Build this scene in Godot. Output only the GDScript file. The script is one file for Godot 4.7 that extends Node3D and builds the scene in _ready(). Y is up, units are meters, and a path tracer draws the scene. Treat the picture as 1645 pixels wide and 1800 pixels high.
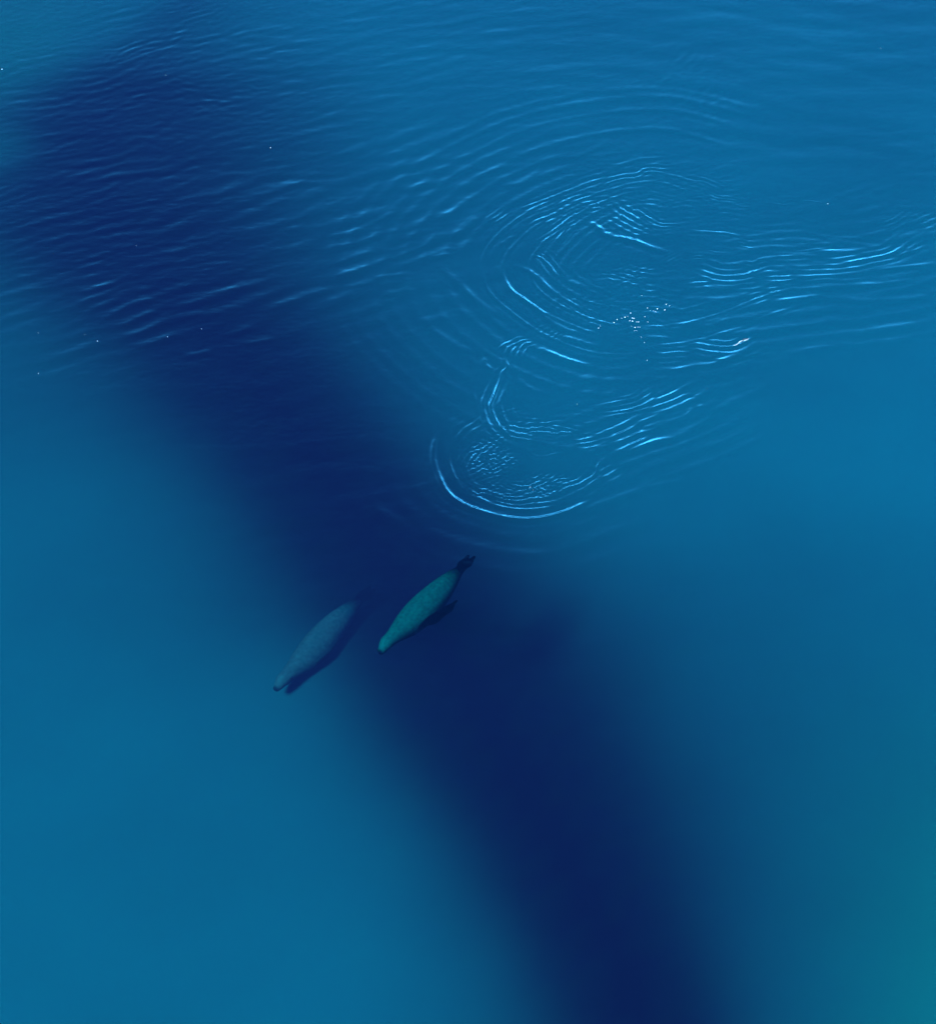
extends Node3D
# Two sea lions under calm blue water, seen from a height. Units are metres, y is up, still water lies at y = 0.

var xs := PackedFloat32Array()
var zs := PackedFloat32Array()
var nx := 0
var nz := 0
var height := PackedFloat32Array()
var rng := RandomNumberGenerator.new()
var waver := FastNoiseLite.new()


func lin(r: float, g: float, b: float, a := 1.0) -> Color:
	var c := Color(r, g, b).linear_to_srgb()
	c.a = a
	return c


func _ready() -> void:
	rng.seed = 4711
	waver.seed = 12
	waver.noise_type = FastNoiseLite.TYPE_SIMPLEX
	waver.frequency = 1.0
	# ---- camera, sky, sun, exposure
	var camera := Camera3D.new()
	camera.name = "camera"
	camera.fov = 25.0
	camera.near = 0.1
	camera.far = 2000.0
	add_child(camera)
	camera.look_at_from_position(Vector3(0, 22.6, 22.6), Vector3.ZERO, Vector3.UP)
	camera.current = true

	var sky_look := ProceduralSkyMaterial.new()
	sky_look.sky_top_color = lin(0.0002, 0.010, 0.045)
	sky_look.sky_horizon_color = lin(0.05, 0.44, 0.95)
	sky_look.sky_curve = 0.13
	sky_look.sky_energy_multiplier = 1.75
	sky_look.ground_bottom_color = lin(0.005, 0.03, 0.09)
	sky_look.ground_horizon_color = lin(0.2, 0.45, 0.6)
	sky_look.sun_angle_max = 2.0
	sky_look.sun_curve = 0.5
	var sky := Sky.new()
	sky.sky_material = sky_look
	var env := Environment.new()
	env.background_mode = Environment.BG_SKY
	env.sky = sky
	env.tonemap_mode = Environment.TONE_MAPPER_LINEAR
	env.tonemap_exposure = 5.0
	env.volumetric_fog_enabled = true
	env.volumetric_fog_density = 0.0
	env.sdfgi_enabled = true
	env.ssao_enabled = true
	env.ssil_enabled = true
	var around := WorldEnvironment.new()
	around.name = "environment"
	around.environment = env
	add_child(around)

	var sun := DirectionalLight3D.new()
	sun.name = "sun"
	sun.light_energy = 1.6
	sun.light_color = Color(1.0, 0.98, 0.95)
	sun.light_angular_distance = 11.0
	sun.shadow_enabled = true
	add_child(sun)
	sun.look_at_from_position(Vector3(-4.9, 9.0, 5.6), Vector3.ZERO, Vector3.UP)

	# ---- the water and what lies under it
	make_seabed()
	make_water()
	var murk := FogMaterial.new()
	murk.density = 0.25
	murk.albedo = lin(0.0034, 0.0116, 0.063)
	var haze := FogVolume.new()
	haze.name = "water_haze"
	haze.size = Vector3(640, 30, 640)
	haze.position = Vector3(0, -15.06, 0)
	haze.material = murk
	haze.set_meta("kind", "structure")
	add_child(haze)

	# ---- the animals
	sea_lion("pale sea lion close under the surface, one dark flipper spread, clearer of the two", Vector3(-0.58, -0.62, 1.18), -126.9, 1.0, 0.06, 5, 0.013, 24.0, 0.8, 0.85, 1.0)
	sea_lion("faint blurred sea lion swimming deeper, left of the clear one", Vector3(-2.17, -3.05, -0.38), -120.9, 1.1, -0.08, 9, 0.016, 14.0, 2.9, 0.35, 0.0)

	# ---- small things on the surface
	make_flecks()


# ------------------------------------------------------------------ seabed
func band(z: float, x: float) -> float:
	# how far into the dark band a spot lies: 1 along its middle, 0.5 at its edges
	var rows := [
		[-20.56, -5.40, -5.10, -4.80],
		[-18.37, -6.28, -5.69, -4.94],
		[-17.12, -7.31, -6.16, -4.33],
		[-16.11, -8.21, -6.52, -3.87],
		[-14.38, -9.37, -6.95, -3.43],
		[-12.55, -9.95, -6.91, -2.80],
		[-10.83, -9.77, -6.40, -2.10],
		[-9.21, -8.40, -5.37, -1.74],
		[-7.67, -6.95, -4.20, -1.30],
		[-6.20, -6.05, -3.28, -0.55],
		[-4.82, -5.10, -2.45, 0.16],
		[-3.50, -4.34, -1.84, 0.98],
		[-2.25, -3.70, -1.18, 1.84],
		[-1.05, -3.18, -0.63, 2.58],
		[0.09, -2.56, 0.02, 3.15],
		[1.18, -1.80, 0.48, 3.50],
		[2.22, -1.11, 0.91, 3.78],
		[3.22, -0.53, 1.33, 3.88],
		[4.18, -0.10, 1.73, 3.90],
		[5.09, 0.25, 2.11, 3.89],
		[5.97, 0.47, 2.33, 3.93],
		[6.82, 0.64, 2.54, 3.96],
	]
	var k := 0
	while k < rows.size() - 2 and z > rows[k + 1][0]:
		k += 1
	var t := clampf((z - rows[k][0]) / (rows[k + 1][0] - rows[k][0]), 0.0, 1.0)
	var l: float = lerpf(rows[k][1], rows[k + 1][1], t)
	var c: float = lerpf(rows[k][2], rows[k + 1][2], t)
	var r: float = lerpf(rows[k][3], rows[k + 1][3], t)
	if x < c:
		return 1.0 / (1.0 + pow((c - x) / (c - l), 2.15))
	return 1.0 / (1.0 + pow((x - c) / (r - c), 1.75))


func grown(a: float, b: float, fine: float, reach: float, ratio: float) -> PackedFloat32Array:
	# places along an axis: even steps between a and b, ever longer ones out to reach
	var out := PackedFloat32Array()
	var step := fine
	var at := a
	while at > -reach:
		step *= ratio
		at -= step
		out.append(at)
	out.reverse()
	at = a
	while at < b:
		out.append(at)
		at += fine
	step = fine
	while at < reach:
		out.append(at)
		step *= ratio
		at += step
	return out


func make_seabed() -> void:
	var bx := grown(-16.0, 16.0, 0.25, 320.0, 1.4)
	var bz := grown(-26.0, 12.0, 0.25, 320.0, 1.4)
	var n := FastNoiseLite.new()
	n.seed = 3
	n.frequency = 0.09
	n.fractal_octaves = 3
	var v := PackedVector3Array()
	var col := PackedColorArray()
	var idx := PackedInt32Array()
	for j in bz.size():
		for i in bx.size():
			var x := bx[i]
			var z := bz[j]
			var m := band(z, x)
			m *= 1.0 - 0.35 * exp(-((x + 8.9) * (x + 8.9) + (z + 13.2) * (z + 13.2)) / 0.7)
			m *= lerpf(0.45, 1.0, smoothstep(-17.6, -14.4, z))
			v.append(Vector3(x, -3.5 + 0.05 * n.get_noise_2d(x, z) + 0.235 * exp(-((x + 2.0) * (x + 2.0) + (z + 0.3) * (z + 0.3)) / 1.6), z))  # low mound added under the deeper sea lion to keep its shadow close
			# pale silt, coloured near black along the diagonal band; greener silt to the lower right and upper left
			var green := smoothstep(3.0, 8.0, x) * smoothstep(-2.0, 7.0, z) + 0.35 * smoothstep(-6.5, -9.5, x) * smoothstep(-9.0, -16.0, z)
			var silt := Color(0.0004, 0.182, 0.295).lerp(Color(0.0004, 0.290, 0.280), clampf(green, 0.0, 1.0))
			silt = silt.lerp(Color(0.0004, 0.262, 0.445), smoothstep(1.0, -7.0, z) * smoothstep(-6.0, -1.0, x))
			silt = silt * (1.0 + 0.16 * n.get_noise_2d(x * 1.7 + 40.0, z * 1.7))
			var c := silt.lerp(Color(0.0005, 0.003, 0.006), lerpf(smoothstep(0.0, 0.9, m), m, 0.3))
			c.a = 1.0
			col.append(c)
	for j in bz.size() - 1:
		for i in bx.size() - 1:
			var a := j * bx.size() + i
			var b := a + bx.size()
			idx.append_array(PackedInt32Array([a, a + 1, b, a + 1, b + 1, b]))
	var st := SurfaceTool.new()
	var arr := []
	arr.resize(Mesh.ARRAY_MAX)
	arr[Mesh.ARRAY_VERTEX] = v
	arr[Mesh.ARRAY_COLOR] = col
	arr[Mesh.ARRAY_INDEX] = idx
	st.create_from_arrays(arr)
	st.generate_normals()
	var mat := StandardMaterial3D.new()
	mat.resource_name = "silt"
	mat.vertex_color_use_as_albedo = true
	mat.roughness = 1.0
	mat.specular_mode = BaseMaterial3D.SPECULAR_DISABLED
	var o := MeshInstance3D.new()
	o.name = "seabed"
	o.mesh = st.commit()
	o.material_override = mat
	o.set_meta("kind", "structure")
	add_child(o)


# ------------------------------------------------------------------ water surface
func mixed(a: float, fa: float, fb: float, b: float, coarse: float, fine: float) -> PackedFloat32Array:
	var out := PackedFloat32Array()
	var step := coarse
	var at := a
	while at > -320.0:
		step *= 1.4
		at -= step
		out.append(at)
	out.reverse()
	at = a
	while at < b:
		out.append(at)
		at += fine if at >= fa and at < fb else coarse
	step = coarse
	while at < 320.0:
		out.append(at)
		step *= 1.4
		at += step
	return out


func crest(flat: Array, slope: float, w: float) -> void:
	# one ripple crest along a curve through the given (x, z) pairs
	var pts := PackedVector2Array()
	var n := flat.size() / 2
	for k in n - 1:
		var p1 := Vector2(flat[2 * k], flat[2 * k + 1])
		var p2 := Vector2(flat[2 * k + 2], flat[2 * k + 3])
		var p0 := Vector2(flat[2 * k - 2], flat[2 * k - 1]) if k > 0 else p1 * 2.0 - p2
		var p3 := Vector2(flat[2 * k + 4], flat[2 * k + 5]) if k < n - 2 else p2 * 2.0 - p1
		var cuts := maxi(2, int(p1.distance_to(p2) / 0.05))
		for c in cuts:
			pts.append(p1.cubic_interpolate(p2, p0, p3, float(c) / cuts))
		if k == n - 2:
			pts.append(p2)
	var total := 0.0
	for k in pts.size() - 1:
		total += pts[k].distance_to(pts[k + 1])
	var reach := w * (2.6 if w > 0.056 else 3.6)
	var lo := pts[0]
	var hi := pts[0]
	for p in pts:
		lo = lo.min(p)
		hi = hi.max(p)
	var i0 := maxi(0, xs.bsearch(lo.x - reach))
	var i1 := mini(nx - 1, xs.bsearch(hi.x + reach))
	var j0 := maxi(0, zs.bsearch(lo.y - reach))
	var j1 := mini(nz - 1, zs.bsearch(hi.y + reach))
	var wide := i1 - i0 + 1
	var near := PackedFloat32Array()
	near.resize(wide * (j1 - j0 + 1))
	near.fill(1e9)
	var along := PackedFloat32Array()
	along.resize(near.size())
	var run := 0.0
	for k in pts.size() - 1:
		var a := pts[k]
		var ab := pts[k + 1] - a
		var len2 := maxf(ab.length_squared(), 1e-9)
		var l := sqrt(len2)
		var s0 := maxi(i0, xs.bsearch(minf(a.x, a.x + ab.x) - reach))
		var s1 := mini(i1, xs.bsearch(maxf(a.x, a.x + ab.x) + reach))
		var t0 := maxi(j0, zs.bsearch(minf(a.y, a.y + ab.y) - reach))
		var t1 := mini(j1, zs.bsearch(maxf(a.y, a.y + ab.y) + reach))
		for j in range(t0, t1 + 1):
			var dz := zs[j] - a.y
			for i in range(s0, s1 + 1):
				var dx := xs[i] - a.x
				var t := clampf((dx * ab.x + dz * ab.y) / len2, 0.0, 1.0)
				var ex := dx - t * ab.x
				var ez := dz - t * ab.y
				var d := ex * ex + ez * ez
				var at := (j - j0) * wide + i - i0
				if d < near[at]:
					near[at] = d
					along[at] = run + t * l
		run += l
	var fade := minf(0.5, total * 0.35)
	var seed_at := rng.randf() * 500.0
	for j in range(j0, j1 + 1):
		for i in range(i0, i1 + 1):
			var at := (j - j0) * wide + i - i0
			var d2 := near[at]
			if d2 < reach * reach:
				var s := along[at]
				var d := sqrt(d2) / w
				var e := smoothstep(0.0, fade, s) * smoothstep(0.0, fade, total - s) * (1.0 + 0.5 * waver.get_noise_2d(s * 1.1, seed_at))
				height[j * nx + i] += slope * w * e * cos((1.5 if w > 0.056 else 2.1) * d) * exp(-d * d * (0.62 if w > 0.056 else 0.30)) * smoothstep(reach / w, reach / w * 0.75, d)


func ripples(cx: float, cz: float, rx: float, rz: float, count: int, l0: float, l1: float, tilt: float, spread: float, slope: float) -> void:
	# many short wave groups scattered over an oval of water
	for k in count:
		var r := sqrt(rng.randf())
		var phi := rng.randf() * TAU
		var x := cx + rx * r * cos(phi)
		var z := cz + rz * r * sin(phi)
		var wave := rng.randf_range(l0, l1)
		var ang := deg_to_rad(tilt + spread * rng.randfn())
		var ux := cos(ang)
		var uz := -sin(ang)
		var sl := wave * rng.randf_range(1.1, 2.6)
		var sc := wave * rng.randf_range(0.6, 1.3)
		var amp := slope * wave / TAU * rng.randf_range(0.35, 1.35)
		var wn := TAU / wave
		var bend := rng.randf_range(-0.25, 0.25) / sl
		var ph := rng.randf() * TAU
		var ex := 2.3 * (absf(ux) * sl + absf(uz) * sc)
		var ez := 2.3 * (absf(uz) * sl + absf(ux) * sc)
		var i0 := xs.bsearch(x - ex)
		var i1 := mini(nx - 1, xs.bsearch(x + ex))
		var j0 := zs.bsearch(z - ez)
		var j1 := mini(nz - 1, zs.bsearch(z + ez))
		for j in range(j0, j1 + 1):
			var dz := zs[j] - z
			for i in range(i0, i1 + 1):
				var dx := xs[i] - x
				var s := dx * ux + dz * uz
				var d := dz * ux - dx * uz
				var q := s * s / (sl * sl) + d * d / (sc * sc)
				if q < 5.3:
					height[j * nx + i] += amp * cos(wn * (d + bend * s * s) + ph) * (exp(-q * 0.75) - 0.0188)


func water_at(x: float, z: float) -> float:
	return height[mini(nz - 1, zs.bsearch(z)) * nx + mini(nx - 1, xs.bsearch(x))]


func make_water() -> void:
	xs = mixed(-9.6, -2.6, 6.2, 9.6, 0.03, 0.0155)
	zs = mixed(-14.2, -7.2, 2.6, 9.6, 0.03, 0.0155)
	nx = xs.size()
	nz = zs.size()
	height.resize(nx * nz)
	var swell := FastNoiseLite.new()
	swell.seed = 8
	swell.frequency = 0.5
	swell.fractal_octaves = 2
	var grain := FastNoiseLite.new()
	grain.seed = 21
	grain.noise_type = FastNoiseLite.TYPE_SIMPLEX
	grain.frequency = 3.2
	grain.fractal_octaves = 3
	for j in nz:
		for i in nx:
			var x := xs[i]
			var z := zs[j]
			if absf(x) < 12.0 and absf(z) < 16.0:
				height[j * nx + i] = 0.0015 * grain.get_noise_2d(x + z * 0.4, z * 2.0) + 0.006 * swell.get_noise_2d(x * 0.6, z)
	ripples(-5.30, -8.32, 3.52, 4.19, 560, 0.14, 0.30, 21, 10, 0.027)
	ripples(-5.21, -4.44, 1.90, 1.48, 40, 0.26, 0.42, 27, 7, 0.030)
	ripples(-1.99, -6.21, 2.32, 2.73, 90, 0.30, 0.52, 29, 7, 0.032)
	ripples(-0.41, -10.43, 3.09, 3.19, 200, 0.18, 0.42, 15, 9, 0.022)
	ripples(5.14, -10.90, 3.51, 2.91, 90, 0.30, 0.80, -3, 9, 0.017)
	ripples(5.77, -5.28, 1.93, 1.80, 60, 0.24, 0.45, 9, 8, 0.022)
	ripples(2.80, -7.11, 1.55, 1.12, 200, 0.09, 0.15, 5, 14, 0.060)
	ripples(2.76, -4.68, 1.04, 0.81, 70, 0.10, 0.16, 0, 16, 0.070)
	ripples(0.32, -1.09, 0.27, 0.37, 110, 0.05, 0.09, 40, 60, 0.230)
	ripples(0.58, -0.38, 0.56, 0.16, 70, 0.05, 0.09, 0, 25, 0.240)
	ripples(1.10, -0.56, 0.36, 0.18, 45, 0.05, 0.09, 21, 25, 0.260)
	ripples(0.96, -1.67, 0.49, 0.17, 50, 0.06, 0.11, -12, 20, 0.200)
	ripples(1.45, -4.61, 0.65, 0.68, 50, 0.11, 0.16, 47, 20, 0.050)
	ripples(1.59, -3.61, 0.77, 0.52, 40, 0.12, 0.20, 15, 30, 0.030)
	ripples(3.63, -10.10, 0.77, 1.25, 45, 0.14, 0.22, 62, 10, 0.035)
	ripples(3.03, -7.85, 1.48, 0.92, 50, 0.14, 0.24, 19, 12, 0.030)
	ripples(2.55, -2.48, 1.33, 0.74, 60, 0.14, 0.30, 28, 8, 0.035)
	ripples(5.04, -5.78, 1.24, 0.57, 90, 0.13, 0.20, 3, 6, 0.055)
	ripples(4.13, -4.41, 1.12, 0.80, 50, 0.24, 0.40, 15, 8, 0.035)
	ripples(2.48, -5.15, 0.31, 0.17, 36, 0.08, 0.12, -16, 25, 0.120)
	ripples(2.47, -4.20, 0.69, 0.47, 50, 0.08, 0.13, 0, 25, 0.070)
	ripples(0.82, -2.98, 0.50, 0.76, 30, 0.12, 0.20, -29, 40, 0.035)
	ripples(1.61, -1.62, 0.49, 0.48, 40, 0.08, 0.13, 12, 15, 0.060)
	ripples(-5.63, -11.23, 0.59, 0.24, 14, 0.10, 0.16, 17, 15, 0.050)
	ripples(-4.78, -12.25, 0.60, 0.72, 14, 0.12, 0.20, 40, 20, 0.045)
	ripples(-4.07, -10.08, 0.58, 0.50, 16, 0.12, 0.20, -14, 20, 0.040)
	ripples(7.14, -7.57, 1.10, 1.36, 30, 0.18, 0.30, 19, 8, 0.030)
	ripples(-0.00, -5.64, 8.16, 8.75, 300, 0.20, 0.70, 12, 12, 0.013)
	ripples(-0.00, 2.91, 6.89, 5.37, 320, 0.15, 0.60, 6, 10, 0.012)
	ripples(4.60, -0.76, 2.79, 2.98, 70, 0.25, 0.50, 6, 6, 0.008)
	crest([-0.41, -1.69, -0.48, -1.35, -0.49, -1.05, -0.43, -0.76, -0.34, -0.48, -0.22, -0.28, -0.01, -0.10, 0.26, 0.03, 0.52, 0.12, 0.77, 0.16, 1.02, 0.13, 1.28, 0.04, 1.49, -0.08, 1.67, -0.21, 1.77, -0.37], 0.43, 0.058)
	crest([1.14, 0.09, 1.28, 0.07, 1.56, -0.01, 1.88, -0.17, 2.28, -0.36, 2.73, -0.54, 3.01, -0.62, 3.15, -0.65], 0.13, 0.090)
	crest([0.07, -0.83, 0.09, -0.95, 0.21, -1.15, 0.36, -1.33, 0.52, -1.53], 0.15, 0.025)
	crest([-0.10, -0.83, -0.06, -1.01, 0.07, -1.25, 0.23, -1.43], 0.16, 0.025)
	crest([-0.19, -0.83, -0.14, -1.04, -0.00, -1.30, 0.16, -1.49, 0.31, -1.68], 0.09, 0.025)
	crest([0.02, -0.66, -0.01, -0.83, 0.02, -0.98, 0.14, -1.20, 0.30, -1.38, 0.45, -1.58], 0.24, 0.025)
	crest([-0.01, -0.55, 0.08, -0.38, 0.25, -0.26, 0.47, -0.17, 0.71, -0.12, 0.89, -0.16, 1.04, -0.24], 0.13, 0.030)
	crest([0.14, -0.62, 0.20, -0.49, 0.33, -0.41, 0.52, -0.32, 0.71, -0.28, 0.83, -0.31, 0.95, -0.39], 0.15, 0.030)
	crest([0.07, -0.59, 0.14, -0.44, 0.29, -0.34, 0.49, -0.25, 0.71, -0.20, 0.86, -0.24, 0.99, -0.31], 0.25, 0.030)
	crest([0.29, -0.80, 0.25, -0.64, 0.37, -0.49, 0.54, -0.36, 0.80, -0.34, 1.01, -0.44, 1.21, -0.56, 1.33, -0.61], 0.13, 0.022)
	crest([0.38, -0.67, 0.47, -0.58, 0.58, -0.48, 0.77, -0.48, 0.95, -0.56, 1.15, -0.67], 0.11, 0.022)
	crest([0.48, -0.74, 0.44, -0.68, 0.51, -0.63, 0.60, -0.54, 0.76, -0.53, 0.92, -0.61, 1.12, -0.73, 1.25, -0.79], 0.08, 0.022)
	crest([0.36, -0.78, 0.32, -0.66, 0.43, -0.54, 0.56, -0.43, 0.78, -0.42, 0.98, -0.51, 1.18, -0.62, 1.30, -0.68], 0.21, 0.022)
	crest([0.19, -0.37, 0.36, -0.29, 0.65, -0.22, 0.96, -0.28], 0.12, 0.022)
	crest([0.25, -0.49, 0.40, -0.41, 0.65, -0.35, 0.91, -0.40], 0.09, 0.022)
	crest([0.16, -0.31, 0.33, -0.22, 0.65, -0.15, 0.98, -0.21, 1.21, -0.36], 0.06, 0.022)
	crest([0.28, -0.54, 0.42, -0.47, 0.66, -0.41, 0.88, -0.46, 1.07, -0.58], 0.07, 0.022)
	crest([0.22, -0.43, 0.38, -0.35, 0.65, -0.28, 0.93, -0.34, 1.14, -0.47], 0.19, 0.022)
	crest([-0.06, -0.56, 0.05, -0.42, 0.19, -0.25, 0.39, -0.16], 0.13, 0.043)
	crest([0.98, -0.02, 1.25, -0.08, 1.52, -0.23, 1.77, -0.38, 1.92, -0.56], 0.08, 0.043)
	crest([0.60, -0.24, 0.94, -0.27, 1.16, -0.31, 1.40, -0.45, 1.61, -0.57, 1.71, -0.69, 1.76, -0.84], 0.08, 0.043)
	crest([0.59, -0.40, 0.92, -0.43, 1.10, -0.46, 1.32, -0.58, 1.51, -0.70, 1.57, -0.77, 1.61, -0.89], 0.05, 0.043)
	crest([0.61, -0.12, 0.96, -0.16, 1.20, -0.20, 1.46, -0.35, 1.68, -0.48, 1.81, -0.63, 1.87, -0.79], 0.14, 0.043)
	crest([1.26, -0.41, 1.41, -0.49, 1.62, -0.59, 1.74, -0.79], 0.10, 0.030)
	crest([1.18, -0.57, 1.33, -0.65, 1.50, -0.73, 1.59, -0.88], 0.07, 0.030)
	crest([1.30, -0.33, 1.45, -0.40, 1.69, -0.52, 1.82, -0.74], 0.06, 0.030)
	crest([1.22, -0.48, 1.38, -0.56, 1.57, -0.66, 1.67, -0.83], 0.17, 0.030)
	crest([1.56, -0.46, 1.72, -0.56, 1.87, -0.71, 1.94, -0.93], 0.12, 0.034)
	crest([1.46, -0.62, 1.60, -0.71, 1.71, -0.81, 1.76, -0.98, 1.79, -1.21], 0.09, 0.034)
	crest([1.40, -0.73, 1.53, -0.81, 1.60, -0.87, 1.64, -1.00], 0.06, 0.034)
	crest([1.51, -0.54, 1.66, -0.63, 1.79, -0.76, 1.85, -0.96, 1.89, -1.20], 0.18, 0.034)
	crest([0.40, -2.99, 0.34, -2.72, 0.25, -2.41, 0.21, -2.20, 0.25, -1.93, 0.32, -1.70, 0.44, -1.52, 0.59, -1.38, 0.73, -1.35], 0.23, 0.038)
	crest([0.65, -2.94, 0.59, -2.66, 0.50, -2.35, 0.47, -2.19, 0.50, -1.99, 0.56, -1.81, 0.64, -1.69, 0.73, -1.59, 0.76, -1.60], 0.23, 0.038)
	crest([0.52, -2.97, 0.46, -2.69, 0.38, -2.38, 0.33, -2.19, 0.37, -1.96, 0.44, -1.76, 0.54, -1.60, 0.66, -1.48, 0.74, -1.47], 0.43, 0.038)
	crest([0.03, -1.91, -0.13, -1.76, -0.25, -1.56], 0.07, 0.038)
	crest([0.35, -1.94, 0.20, -1.75, 0.05, -1.61, -0.04, -1.45, -0.11, -1.30], 0.10, 0.038)
	crest([0.05, -2.16, -0.07, -2.00, -0.24, -1.84, -0.37, -1.62, -0.45, -1.46], 0.04, 0.038)
	crest([0.25, -2.01, 0.11, -1.83, -0.04, -1.69, -0.15, -1.51, -0.22, -1.35], 0.16, 0.038)
	crest([0.37, -1.94, 0.55, -2.05, 0.81, -2.16], 0.10, 0.030)
	crest([0.53, -1.70, 0.67, -1.60, 0.86, -1.56, 1.05, -1.60], 0.09, 0.034)
	crest([0.65, -1.88, 0.76, -1.80, 0.86, -1.78, 1.00, -1.81], 0.08, 0.034)
	crest([0.46, -1.61, 0.62, -1.50, 0.86, -1.45, 1.07, -1.49], 0.05, 0.034)
	crest([0.59, -1.79, 0.71, -1.71, 0.86, -1.67, 1.03, -1.71], 0.17, 0.034)
	crest([1.02, -1.58, 1.15, -1.53, 1.34, -1.51], 0.10, 0.025)
	crest([1.06, -1.72, 1.19, -1.67, 1.36, -1.65], 0.09, 0.025)
	crest([0.99, -1.52, 1.14, -1.46, 1.33, -1.44], 0.06, 0.025)
	crest([1.10, -1.80, 1.21, -1.76, 1.37, -1.74], 0.06, 0.025)
	crest([1.04, -1.65, 1.17, -1.60, 1.35, -1.58], 0.16, 0.025)
	crest([0.71, -1.34, 0.83, -1.16, 0.96, -1.06, 1.15, -1.07, 1.27, -1.12, 1.47, -1.14], 0.07, 0.022)
	crest([0.83, -1.42, 0.93, -1.25, 1.00, -1.19, 1.12, -1.20, 1.24, -1.25, 1.46, -1.27], 0.08, 0.022)
	crest([0.76, -1.11, 0.94, -0.98, 1.16, -0.99, 1.29, -1.03, 1.48, -1.05], 0.05, 0.022)
	crest([0.88, -1.45, 0.98, -1.28, 1.01, -1.24, 1.11, -1.26, 1.23, -1.30, 1.45, -1.33], 0.04, 0.022)
	crest([0.77, -1.38, 0.88, -1.20, 0.98, -1.12, 1.13, -1.13, 1.26, -1.18, 1.47, -1.20], 0.14, 0.022)
	crest([1.80, -1.99, 1.99, -2.01, 2.19, -2.06, 2.42, -2.13, 2.60, -2.23, 2.82, -2.46, 3.03, -2.55], 0.12, 0.030)
	crest([1.78, -2.18, 1.96, -2.20, 2.14, -2.25, 2.35, -2.31, 2.48, -2.38, 2.71, -2.61], 0.12, 0.030)
	crest([1.81, -1.92, 2.01, -1.94, 2.21, -2.00, 2.45, -2.06, 2.64, -2.18, 2.87, -2.40, 3.06, -2.49], 0.06, 0.030)
	crest([1.77, -2.27, 1.94, -2.29, 2.12, -2.33, 2.32, -2.39, 2.42, -2.45, 2.66, -2.69, 2.91, -2.81], 0.06, 0.030)
	crest([1.79, -2.08, 1.97, -2.11, 2.17, -2.16, 2.38, -2.22, 2.54, -2.31, 2.76, -2.54, 2.99, -2.64], 0.19, 0.030)
	crest([1.72, -1.98, 2.01, -2.04, 2.30, -2.08, 2.53, -2.19, 2.79, -2.34], 0.13, 0.030)
	crest([2.48, -1.86, 2.73, -2.01, 3.03, -2.15, 3.30, -2.35, 3.51, -2.52], 0.12, 0.043)
	crest([2.34, -2.09, 2.60, -2.25, 2.90, -2.39, 3.13, -2.56, 3.34, -2.73], 0.13, 0.043)
	crest([2.54, -1.76, 2.78, -1.91, 3.09, -2.05, 3.37, -2.26], 0.06, 0.043)
	crest([2.27, -2.20, 2.55, -2.36, 2.83, -2.49, 3.06, -2.66, 3.26, -2.83], 0.07, 0.043)
	crest([2.41, -1.98, 2.67, -2.13, 2.96, -2.27, 3.22, -2.45, 3.43, -2.63], 0.21, 0.043)
	crest([2.15, -1.41, 2.36, -1.52, 2.53, -1.68, 2.80, -1.83], 0.13, 0.047)
	crest([1.79, -1.52, 2.01, -1.65, 2.20, -1.75, 2.37, -1.91, 2.66, -2.07], 0.11, 0.047)
	crest([2.01, -1.16, 2.22, -1.29, 2.44, -1.41, 2.61, -1.56, 2.87, -1.70], 0.07, 0.047)
	crest([1.86, -1.40, 2.08, -1.53, 2.28, -1.64, 2.45, -1.79, 2.73, -1.95, 3.03, -2.11], 0.23, 0.047)
	crest([2.05, -1.14, 2.19, -1.25, 2.42, -1.41, 2.70, -1.54], 0.15, 0.047)
	crest([1.88, -1.35, 2.03, -1.47, 2.28, -1.65, 2.58, -1.78, 2.74, -1.88], 0.11, 0.047)
	crest([1.95, -1.59, 2.21, -1.78, 2.51, -1.91], 0.07, 0.047)
	crest([1.96, -1.25, 2.11, -1.36, 2.35, -1.53, 2.64, -1.66, 2.81, -1.77], 0.23, 0.047)
	crest([2.04, -1.09, 2.26, -1.20, 2.52, -1.34, 2.73, -1.42, 2.91, -1.47, 3.16, -1.61, 3.42, -1.82], 0.24, 0.075)
	crest([3.32, -2.13, 3.38, -2.17, 3.44, -2.20], 0.11, 0.043)
	crest([3.16, -2.35, 3.23, -2.41, 3.31, -2.45], 0.14, 0.043)
	crest([3.10, -2.44, 3.18, -2.50, 3.26, -2.54], 0.07, 0.043)
	crest([3.24, -2.24, 3.30, -2.29, 3.37, -2.33], 0.23, 0.043)
	crest([3.26, -1.88, 3.33, -2.00, 3.40, -2.09], 0.09, 0.043)
	crest([3.02, -2.02, 3.10, -2.15, 3.18, -2.25], 0.09, 0.043)
	crest([3.39, -1.80, 3.46, -1.91, 3.52, -2.00], 0.07, 0.043)
	crest([3.14, -1.95, 3.22, -2.07, 3.29, -2.17], 0.19, 0.043)
	crest([1.48, -1.33, 1.82, -1.42, 2.11, -1.60], 0.08, 0.030)
	crest([1.43, -1.52, 1.74, -1.60, 2.00, -1.77], 0.09, 0.030)
	crest([1.50, -1.25, 1.85, -1.34, 2.15, -1.54], 0.05, 0.030)
	crest([1.42, -1.58, 1.71, -1.66, 1.96, -1.82], 0.05, 0.030)
	crest([1.46, -1.42, 1.78, -1.51, 2.05, -1.69], 0.17, 0.030)
	crest([1.52, -1.25, 1.80, -1.31, 1.97, -1.38], 0.08, 0.030)
	crest([1.48, -1.43, 1.75, -1.48, 1.89, -1.55], 0.10, 0.030)
	crest([1.55, -1.15, 1.83, -1.21, 2.01, -1.29], 0.05, 0.030)
	crest([1.46, -1.54, 1.71, -1.60, 1.85, -1.66], 0.05, 0.030)
	crest([1.50, -1.34, 1.77, -1.40, 1.93, -1.47], 0.16, 0.030)
	crest([1.47, -1.19, 1.68, -1.26, 1.84, -1.33], 0.13, 0.025)
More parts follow.
